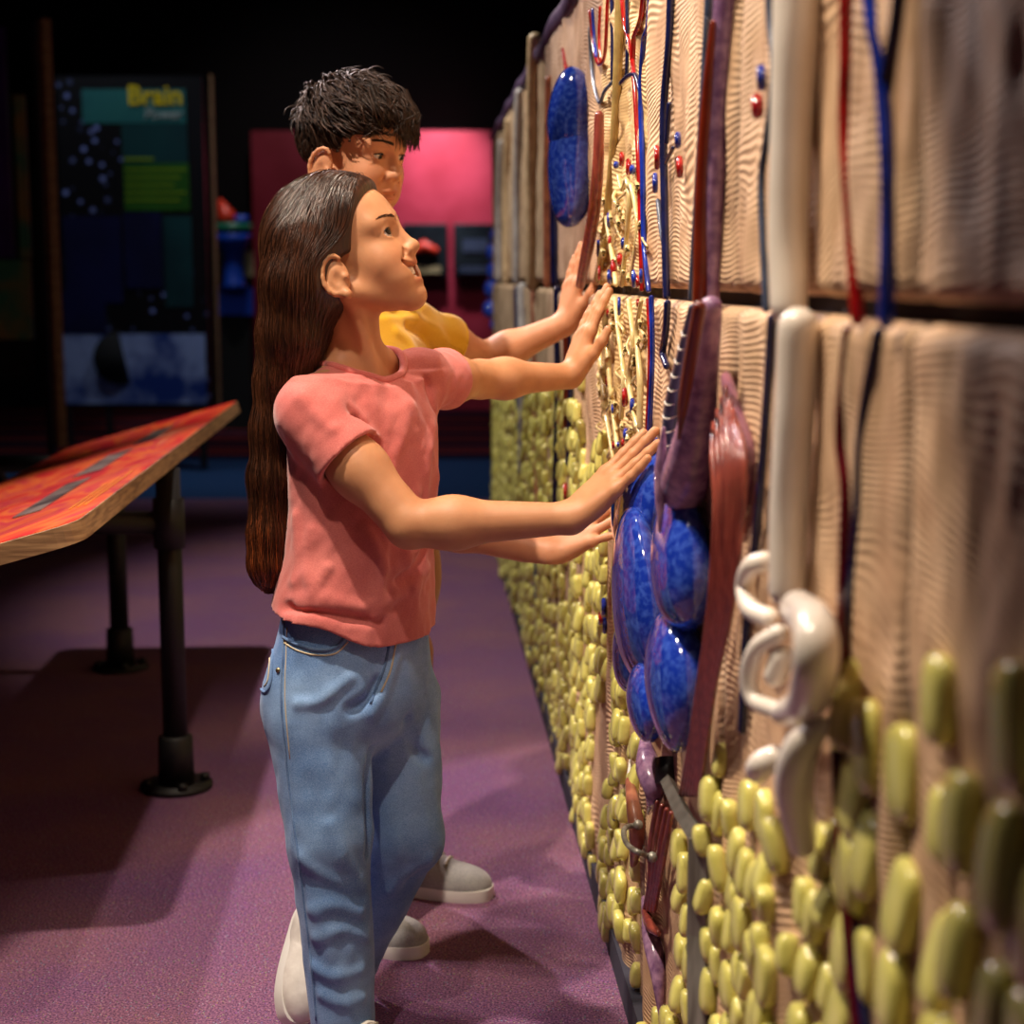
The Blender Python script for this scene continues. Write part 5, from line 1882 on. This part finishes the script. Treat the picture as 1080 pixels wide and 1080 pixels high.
JF = [([(391, 790), (388, 840), (389, 900)], .006, .003, -1), ([(330, 960), (352, 955), (378, 962)], .007, .004, 1), ([(318, 905), (345, 925), (380, 935)], .005, .004, 1),
      ([(335, 990), (360, 982), (385, 988)], .005, .003, 1), ([(350, 870), (362, 900), (378, 925)], .008, .004, 1), ([(400, 720), (388, 738), (372, 748)], .006, .002, -1),
      ([(418, 690), (405, 725), (392, 752)], .008, .004, 1), ([(412, 940), (430, 920), (452, 905)], .006, .003, 1), ([(330, 1020), (352, 1030), (380, 1024)], .006, .003, 1),
      ([(340, 1050), (360, 1058), (384, 1052)], .005, .003, 1), ([(430, 760), (440, 790), (450, 800)], .006, .003, -1), ([(368, 715), (340, 738), (315, 742)], .006, .003, 1)]
for a in JF:
    fold(jf, *a)
lax = unit(l_ank - l_knee)
cutz = l_ank + lax * 0.022
jf.apply(lambda g, X, Y, Z: np.maximum(g, np.where(Y > 2.60, ((X - cutz[0]) * lax[0] + (Y - cutz[1]) * lax[1] + (Z - cutz[2]) * lax[2]), -1)))
jf.apply(lambda g, X, Y, Z: np.maximum(g, 0.035 - Z))
jf.ripple(lambda p: 0.0034 * vnoise(p * np.array([22, 22, 11]) + p[:, 2:] * np.array([[6.0, 3.0, 0]]), 41) + 0.0016 * vnoise(p * np.array([60, 60, 34]), 42))
V, Q = jf.mesh(1)
# worn denim: paler on the thighs and seat
wn = vnoise(V * np.array([9, 9, 4]), 3) * 0.5 + 0.5
tint = np.ones((len(V), 4))
fd = np.exp(-((V[:, 2] - 0.56) / 0.13) ** 2) * np.clip(((V[:, 0] + 0.27) * g_f[0] + (V[:, 1] - 2.6) * g_f[1]) / 0.08 + 0.3, 0, 1)
wh = vnoise(V * np.array([30, 30, 120]), 6) * 0.5 + 0.5
tint[:, :3] *= (0.66 + 0.34 * wn + 0.34 * fd + 0.12 * wh)[:, None]
jeans = link('jeans', np_mesh('jeans', V, Q, cols=tint), M_denim, girl)


def on_surface(f, pts, r, name, m, parent, lift=0.0, n=5, seg=6):
    w3 = []
    for x, y in spline(pts, 6):
        h_ = f.hit(x, y)
        if h_ is not None:
            g_ = unit(f.grad(h_[None])[0])
            w3.append(h_ + g_ * (lift + 0.0008))
    if len(w3) < 2:
        return
    MB().tube(w3, r, seg).build(name, m, parent)


on_surface(jf, [(300, 655), (299, 690), (297, 740), (302, 800), (309, 860), (317, 920), (325, 985), (331, 1040), (334, 1076)], 0.0022, 'side_seam', M_denim_d, jeans)
on_surface(jf, [(299, 672), (312, 679), (332, 685), (350, 684), (361, 676), (366, 662)], 0.0032, 'pocket_edge', M_denim_d, jeans)
on_surface(jf, [(300, 678), (314, 686), (334, 691), (354, 689), (367, 677)], 0.0014, 'pocket_stitch', M_stitch, jeans)
on_surface(jf, [(410, 680), (406, 700), (399, 722), (391, 742)], 0.0026, 'fly_seam', M_denim_d, jeans)
on_surface(jf, [(417, 680), (412, 706), (402, 730)], 0.0015, 'fly_stitch', M_stitch, jeans)
on_surface(jf, [(279, 668), (287, 666), (288, 690), (286, 720), (280, 730), (275, 726)], 0.0022, 'back_pocket', M_denim_d, jeans)
on_surface(jf, [(280, 672), (284, 671), (285, 690), (283, 716), (279, 724)], 0.0012, 'pocket_stitch', M_stitch, jeans)
on_surface(jf, [(303, 662), (302, 690), (301, 740), (306, 800)], 0.001, 'side_stitch', M_stitch, jeans)
for x, y in ((301, 675), (294, 707)):
    h_ = jf.hit(x, y)
    if h_ is not None:
        g_ = unit(jf.grad(h_[None])[0])
        MB().tube([h_, h_ + g_ * 0.003], 0.004, 10).build('rivet', M_brass, jeans)


def shoe(heel, toe, up, w, h, m_up, m_sole, parent, hi=0.07, res=0.003, lace=True, ankle=None):
    """a trainer: shaped upper, sole, laces; heel and toe are points on the sole"""
    heel, toe = np.asarray(heel, float), np.asarray(toe, float)
    fx = unit(toe - heel)
    up = unit(up - fx * np.dot(up, fx))
    sx = np.cross(up, fx)
    L = np.linalg.norm(toe - heel)
    q = lambda a, b, c_: heel + fx * a * L + sx * b * w + up * c_
    lo = np.minimum(heel, toe) - 0.13
    hi_ = np.maximum(heel, toe) + 0.14
    f = Field(lo, hi_, res)
    f.add(ell(q(0.72, 0.03, 0.026), (L * 0.29, w * 0.50, h * 0.62), np.stack([fx, sx, up], 1)), 0)
    f.add(ell(q(0.36, 0, 0.034), (L * 0.36, w * 0.43, h * 0.95), np.stack([fx, sx, up], 1)), 0.03)
    f.add(cap(q(0.17, 0, 0.04), q(0.19, 0, hi), w * 0.36, w * 0.38), 0.03)
    if ankle is not None:
        f.sub(cap(q(0.19, 0, hi + 0.0), q(0.19, 0, hi + 0.05), w * 0.30), 0.004)
    f.apply(lambda g, X, Y, Z: np.maximum(g, -((X - heel[0]) * up[0] + (Y - heel[1]) * up[1] + (Z - heel[2]) * up[2]) + 0.012))
    V, Q = f.mesh(1)
    s_ = empty('shoe', tuple(heel), None, None)
    s_.parent = parent
    s_.matrix_parent_inverse = Matrix.Translation(parent.location).inverted()
    me = np_mesh('shoe', V, Q)
    bpy.data.objects.remove(s_)
    so = link('shoe', me, m_up, parent)
    # sole
    pl = []
    for k in range(40):
        a = 2 * math.pi * k / 40
        u = 0.5 - 0.52 * math.cos(a)
        wd = (0.40 + 0.13 * np.clip((u - 0.3) / 0.5, 0, 1)) * math.copysign(abs(math.sin(a)) ** 0.65, math.sin(a))
        pl.append((u, wd))
    mb = MB()
    n = len(pl)
    ring0 = [q(u, b * 1.0, 0.0) for u, b in pl]
    ring1 = [q(u, b * 1.04, 0.012) for u, b in pl]
    ring2 = [q(u, b * 1.0, 0.024) for u, b in pl]
    fc = [tuple(range(n))[::-1], tuple(range(2 * n, 3 * n))]
    for r_ in (0, n):
        fc += [(r_ + k, r_ + (k + 1) % n, r_ + n + (k + 1) % n, r_ + n + k) for k in range(n)]
    mb.add(ring0 + ring1 + ring2, fc).build('sole', m_sole, so, auto=50)
    if lace:
        for k in range(4):
            a = 0.42 + 0.075 * k
            pts = []
            for b in np.linspace(-0.22, 0.22, 7):
                base = q(a, b, 0.14)
                ss = np.linspace(0, 0.14, 90)
                v = f.at(base[None] - up[None] * ss[:, None])
                i = np.argmax(v < 0)
                pts.append(base - up * (ss[i] - 0.0015))
            MB().tube(pts, 0.003, 8).build('lace', m_sole, so)
            for e in (pts[0], pts[-1]):
                MB().tube([e - up * 0.003, e + up * 0.003], 0.004, 8).build('eyelet', M_steel, so)
    return so


# right shoe stands below the picture edge, left foot rests on its toes behind
rz = np.array([r_ank[0], 2.47, 0])
shoe(rz - g_f * 0.055, rz + g_f * 0.165, Z3, 0.088, 0.062, M_sneak, M_rub, girl)
ltoe = np.array([-0.372, 2.590, 0.012])
lheel = np.array([-0.358, 2.735, 0.160])
shoe(lheel, ltoe, np.array([0.62, -0.62, 0.45]), 0.082, 0.060, M_sneak, M_rub, girl, hi=0.085)

# ------------------------------------------------------------------ boy
b_f = unit(np.array([0.80, -0.56, 0]))
b_r = unit(np.array([b_f[1], -b_f[0], 0]))
bh = Head((0, 0, 0), (0.82, -0.56, -0.20), 1.02, roll=0.02, ap=0.0046)
bh.o = P(343, 175, 3.10) - bh.p(0.012, -0.070, 0)
b_nb = P(372, 298, 3.16)
b_rs, b_ls = P(331, 350, 3.07), P(438, 347, 3.31)
b_re, b_rw = P(448, 548, 2.98), P(578, 583, 2.90)
b_le, b_lw = P(512, 380, 3.46), P(596, 342, 3.44)
bl_d = unit(P(611, 268, 3.45) - b_lw)
bl_n = unit(unit(np.array([bl_d[2], 0, -bl_d[0]])) + np.array([0, 0.4, 0]))
bhand_l = hand_prims(b_lw, bl_d, bl_n, np.cross(bl_n, bl_d), 0.98, curl=(0.04, 0.04, 0.05, 0.06), spread=0.05, thumb=(0.6, 0.35))
br_d = unit(np.array([0.72, -0.05, 0.42]))
br_n = unit(np.array([0.45, 0.55, -0.6]))
bhand_r = hand_prims(b_rw, br_d, br_n, np.cross(br_d, br_n), 0.98, curl=(-0.2, -0.2, -0.1, 0.12), spread=0.16)
fb = Field((-0.50, 2.80, 0.74), (0.21, 3.58, 1.64), 0.0026)
bh.sculpt(fb, False)
fb.add(cap(bh.p(-0.008, 0, -0.005), b_nb + np.array([0, 0, 0.0]), 0.050, 0.052), 0.02)
fb.add(cap(b_nb + np.array([0, 0, -0.01]), b_rs, 0.048, 0.036), 0.04)
fb.add(cap(b_nb + np.array([0, 0, -0.01]), b_ls, 0.048, 0.036), 0.04)
arm(fb, b_rs, b_re, b_rw, (0.046, 0.038, 0.037, 0.026), bhand_r, 0)
arm(fb, b_ls, b_le, b_lw, (0.044, 0.036, 0.035, 0.025), bhand_l, 0)
byaw = math.atan2(-b_r[1], -b_r[0])
fb.add(loft([(0.77,) + cxy(388, 3.12) + (0.13, 0.09, byaw), (0.90,) + cxy(388, 3.14) + (0.12, 0.085, byaw), (1.10,) + cxy(386, 3.17) + (0.13, 0.08, byaw)]), 0.02)
V, Q = fb.mesh(1)
t = np.ones((len(V), 4))
t[:, :3] = bh.tints(V, (0.84, 0.60, 0.60, False))
boy = empty('person', (-0.15, 3.08, 0), 'taller short-haired person in yellow t-shirt standing behind the pink-shirted one', 'person')
bbody = link('body', np_mesh('body', V, Q, cols=t), M_skin2, boy)
bh.eyes(bbody, (0.9, 0.10, -0.22))
bh.brows(bbody, M_hair2, fb, 0.0565, 1.2, 16, 4, 0.7, 110)

# short tousled hair
bf = Field(bh.p(0, 0, 0.07) - np.array([0.18, 0.18, 0.17]), bh.p(0, 0, 0.07) + np.array([0.18, 0.18, 0.16]), 0.003)
bf.add(bh.ell((0.008, 0, 0.086), (0.104, 0.080, 0.078)), 0)
bf.add(bh.ell((-0.018, 0, 0.050), (0.078, 0.0735, 0.075)), 0.02)
bf.sub(cap(bh.p(0.150, -0.2, 0.030), bh.p(0.150, 0.2, 0.030), 0.078), 0.008)
bf.sub(cap(bh.p(0.085, -0.2, 0.010), bh.p(0.085, 0.2, 0.010), 0.062), 0.008)
bf.sub(cap(bh.p(0.018, -0.2, -0.010), bh.p(0.018, 0.2, -0.010), 0.042), 0.006)
bf.apply(lambda g, X, Y, Z: np.where(g < 0.05, g + 0.0035 * np.sin(X * 120 + 40 * Z) * np.sin(Y * 110 - 60 * Z), g))
V, Q = bf.mesh(1)
hc = np.ones((len(V), 4))
hc[:, :3] *= 0.75
bhair = link('hair', np_mesh('hair', V, Q, cols=hc), M_hair2, bbody)


def b_flow(p, tt):
    q = bh.loc(p)
    n = vnoise(p * 22, 4)[:, None]
    n2 = vnoise(p * 22 + 9, 5)[:, None]
    crown = q - np.array([-0.05, 0.0, 0.16])
    rad = crown / (np.linalg.norm(crown, axis=1, keepdims=True) + 1e-6)
    f = rad[:, :1] * bh.F + rad[:, 1:2] * bh.L + rad[:, 2:] * bh.U
    f = f + bh.F * 0.5 * (q[:, 2:] > 0.06) + 0.5 * n * bh.L + 0.3 * n2 * bh.U - Z3 * 0.25
    return f


rs = np.random.default_rng(5)
seeds = V[rs.choice(len(V), 2600)]
up = bh.loc(seeds)[:, 2] > 0.045
N = 12
stp = np.where(up, rs.uniform(0.003, 0.0062, len(seeds)), rs.uniform(0.0008, 0.0018, len(seeds)))
paths = trace(bf, seeds, b_flow, stp, N, rs.normal(0.003, 0.003, len(seeds)) * np.where(up, 1, 0.3), wob=0.6, pull=0.35)
rad = np.interp(np.linspace(0, 1, N), [0, 0.2, 0.7, 1], [0.0006, 0.0016, 0.0013, 0.0002])[None] * rs.uniform(0.6, 1.4, (len(paths), 1))
qq = bh.loc(paths)
ear = ((qq[..., 0] - 0.016) / 0.034) ** 2 + ((qq[..., 2] + 0.004) / 0.036) ** 2 < 1
kp = ~ear.any(1)
paths, rad = paths[kp], rad[kp]
tint = rs.uniform(0.5, 1.9, (len(paths), 1)) * np.array([[1.0, 0.95, 0.9]])
V2, Q2, c2 = strand_mesh(paths, rad, tint)
link('hair_strands', np_mesh('hair_strands', V2, Q2, cols=c2), M_hair2, bhair)
# loose tufts standing off the crown
tp, tr_ = [], []
sd = V[bh.loc(V)[:, 2] > 0.075]
sd = sd[rs.choice(len(sd), 1100)]
gr = bf.grad(sd)
gr /= np.linalg.norm(gr, axis=1, keepdims=True) + 1e-9
fl2 = b_flow(sd, 0)
fl2 += 0.8 * bh.F + 0.45 * np.sin(bh.loc(sd)[:, 1:2] * 60 + bh.loc(sd)[:, :1] * 50) * bh.L
fl2 -= gr * np.sum(fl2 * gr, 1, keepdims=True)
fl2 /= np.linalg.norm(fl2, axis=1, keepdims=True) + 1e-9
ln = rs.uniform(0.025, 0.055, (len(sd), 1))
lift = rs.uniform(0.08, 0.34, (len(sd), 1))
sw = rs.normal(0, 0.008, (len(sd), 1)) * np.cross(gr, fl2)
tp = np.stack([sd - gr * 0.002, sd + fl2 * ln * 0.35 + gr * ln * lift * 0.7, sd + fl2 * ln * 0.75 + gr * ln * lift * 0.75 + sw * 0.6, sd + fl2 * ln * 1.05 + gr * ln * lift * 0.2 + sw], 1)
tp = np.stack([spline(q_, 4) for q_ in tp])
rad = np.interp(np.linspace(0, 1, tp.shape[1]), [0, 0.4, 1], [0.0014, 0.0018, 0.0002])[None] * rs.uniform(0.5, 1.2, (len(tp), 1))
V2, Q2, c2 = strand_mesh(tp, rad, rs.uniform(0.6, 1.9, (len(tp), 1)) * np.array([[1.0, 0.93, 0.86]]), 5)
link('hair_tufts', np_mesh('hair_tufts', V2, Q2, cols=c2), M_hair2, bhair)
# fringe tufts over the forehead
fp, fr_ = [], []
for k in range(260):
    y = rs.uniform(-0.062, 0.064)
    z0 = 0.135 + rs.uniform(-0.02, 0.02)
    a = bh.p(0.088 - 4 * y * y, y, z0)
    b_ = bh.p(0.122 - 6 * y * y, y + rs.uniform(-0.004, 0.012), 0.108 + rs.uniform(-.008, .008))
    ln = rs.uniform(0.034, 0.064) if y > -0.02 else rs.uniform(0.008, 0.026)
    c_ = bh.p(0.127 - 8 * y * y, y + rs.uniform(0.0, 0.030), 0.108 - ln)
    sp = spline([a, b_, c_], 5)
    fp.append(sp)
fp = np.array(fp)
rad = np.interp(np.linspace(0, 1, fp.shape[1]), [0, 0.4, 1], [0.0016, 0.0018, 0.0003])[None] * rs.uniform(0.7, 1.3, (len(fp), 1))
V2, Q2, c2 = strand_mesh(fp, rad, rs.uniform(0.5, 1.5, (len(fp), 1)) * np.ones((1, 3)), 5)
link('fringe', np_mesh('fringe', V2, Q2, cols=c2), M_hair2, bhair)

# yellow t-shirt
ys = Field(np.array([-0.56, 2.80, 0.66]), np.array([0.10, 3.62, 1.26]), 0.0042)
ys.add(loft([(0.74,) + cxy(392, 3.12) + (0.162, 0.118, byaw), (0.90,) + cxy(390, 3.14) + (0.150, 0.105, byaw), (1.06,) + cxy(386, 3.16) + (0.158, 0.100, byaw), (1.17,) + cxy(382, 3.17) + (0.14, 0.08, byaw)]), 0)
ys.add(cap(b_nb + np.array([0, 0, -0.015]), b_rs, 0.055, 0.050), 0.05)
ys.add(cap(b_nb + np.array([0, 0, -0.015]), b_ls, 0.055, 0.050), 0.05)
bru, blu = unit(b_re - b_rs), unit(b_le - b_ls)
ys.add(cut(cap(b_rs - bru * 0.01, b_rs + bru * 0.2, 0.055, 0.066), b_rs + bru * 0.15, bru), 0.02)
ys.add(cut(cap(b_ls - blu * 0.01, b_ls + blu * 0.2, 0.052, 0.060), b_ls + blu * 0.10, blu), 0.02)
ys.sub(cap(b_rs + bru * 0.1, b_re, 0.050, 0.054), 0.003)
ys.sub(cap(b_ls + blu * 0.06, b_le, 0.045, 0.050), 0.003)
bn = unit(np.array([b_f[0] * 0.45, b_f[1] * 0.45, 1.0]))
q1 = unit(b_r - bn * np.dot(b_r, bn))
q2 = np.cross(bn, q1)
ys.sub(ell(b_nb + bn * 0.035, (0.074, 0.066, 0.075), np.stack([q1, q2, bn], 1)), 0.004)
for a in [([(430, 345), (446, 352), (456, 372)], .006, .002, -1), ([(440, 335), (455, 345), (470, 360)], .006, .003, 1), ([(418, 350), (430, 360), (436, 372)], .006, .002, 1)]:
    fold(ys, *a)
ys.ripple(lambda p: 0.004 * vnoise(p * np.array([26, 26, 12]), 51))
V, Q = ys.mesh(1)
bshirt = link('t_shirt', np_mesh('t_shirt', V, Q), M_yellow, boy)
cr = np.array(ring_on(ys, b_nb, q1, q2, 0.0745, 0.0665, bn))
cr[:-1] = (np.roll(cr[:-1], 1, 0) + cr[:-1] + np.roll(cr[:-1], -1, 0)) / 3
cr[-1] = cr[0]
MB().tube(cr, 0.007, 10).build('collar', M_yellow, bshirt)
hem_ring(b_ls + blu * 0.098, blu, 0.054, M_yellow, bshirt)

# trousers, nearly hidden behind the jeans
tf = Field(np.array([-0.50, 2.80, 0.0]), np.array([0.06, 3.46, 0.84]), 0.006)
lf, rf_ = np.array([-0.225, 3.22, 0]), np.array([-0.295, 2.95, 0])
hl, hr = P(414, 690, 3.20), P(372, 690, 3.06)
tf.add(loft([(0.52,) + cxy(394, 3.12) + (0.09, 0.05, byaw), (0.60,) + cxy(394, 3.12) + (0.135, 0.10, byaw), (0.68,) + cxy(394, 3.12) + (0.15, 0.115, byaw), (0.80,) + cxy(392, 3.12) + (0.135, 0.10, byaw)]), 0)
tf.add(group([cap(hl, hl * 0.5 + lf * 0.5 + np.array([0.0, 0, 0]), 0.082, 0.06), cap(hl * 0.5 + lf * 0.5, lf + np.array([-.015, 0, 0.1]), 0.06, 0.045)], 0.02), 0.02)
tf.add(group([cap(hr, hr * 0.5 + rf_ * 0.5, 0.082, 0.06), cap(hr * 0.5 + rf_ * 0.5, rf_ + np.array([-.015, 0, 0.1]), 0.06, 0.045)], 0.02), 0.02)
V, Q = tf.mesh(1)
link('trousers', np_mesh('trousers', V, Q), M_khaki, boy)
shoe(lf + np.array([-0.06, 0.03, 0]), lf + np.array([0.19, -0.04, 0]) * 0.95, Z3, 0.096, 0.062, M_greysh, M_rub, boy)
shoe(rf_ + np.array([-0.07, 0.03, 0]), rf_ + np.array([0.14, -0.05, 0]) * 0.95, Z3, 0.096, 0.062, M_greysh, M_rub, boy)
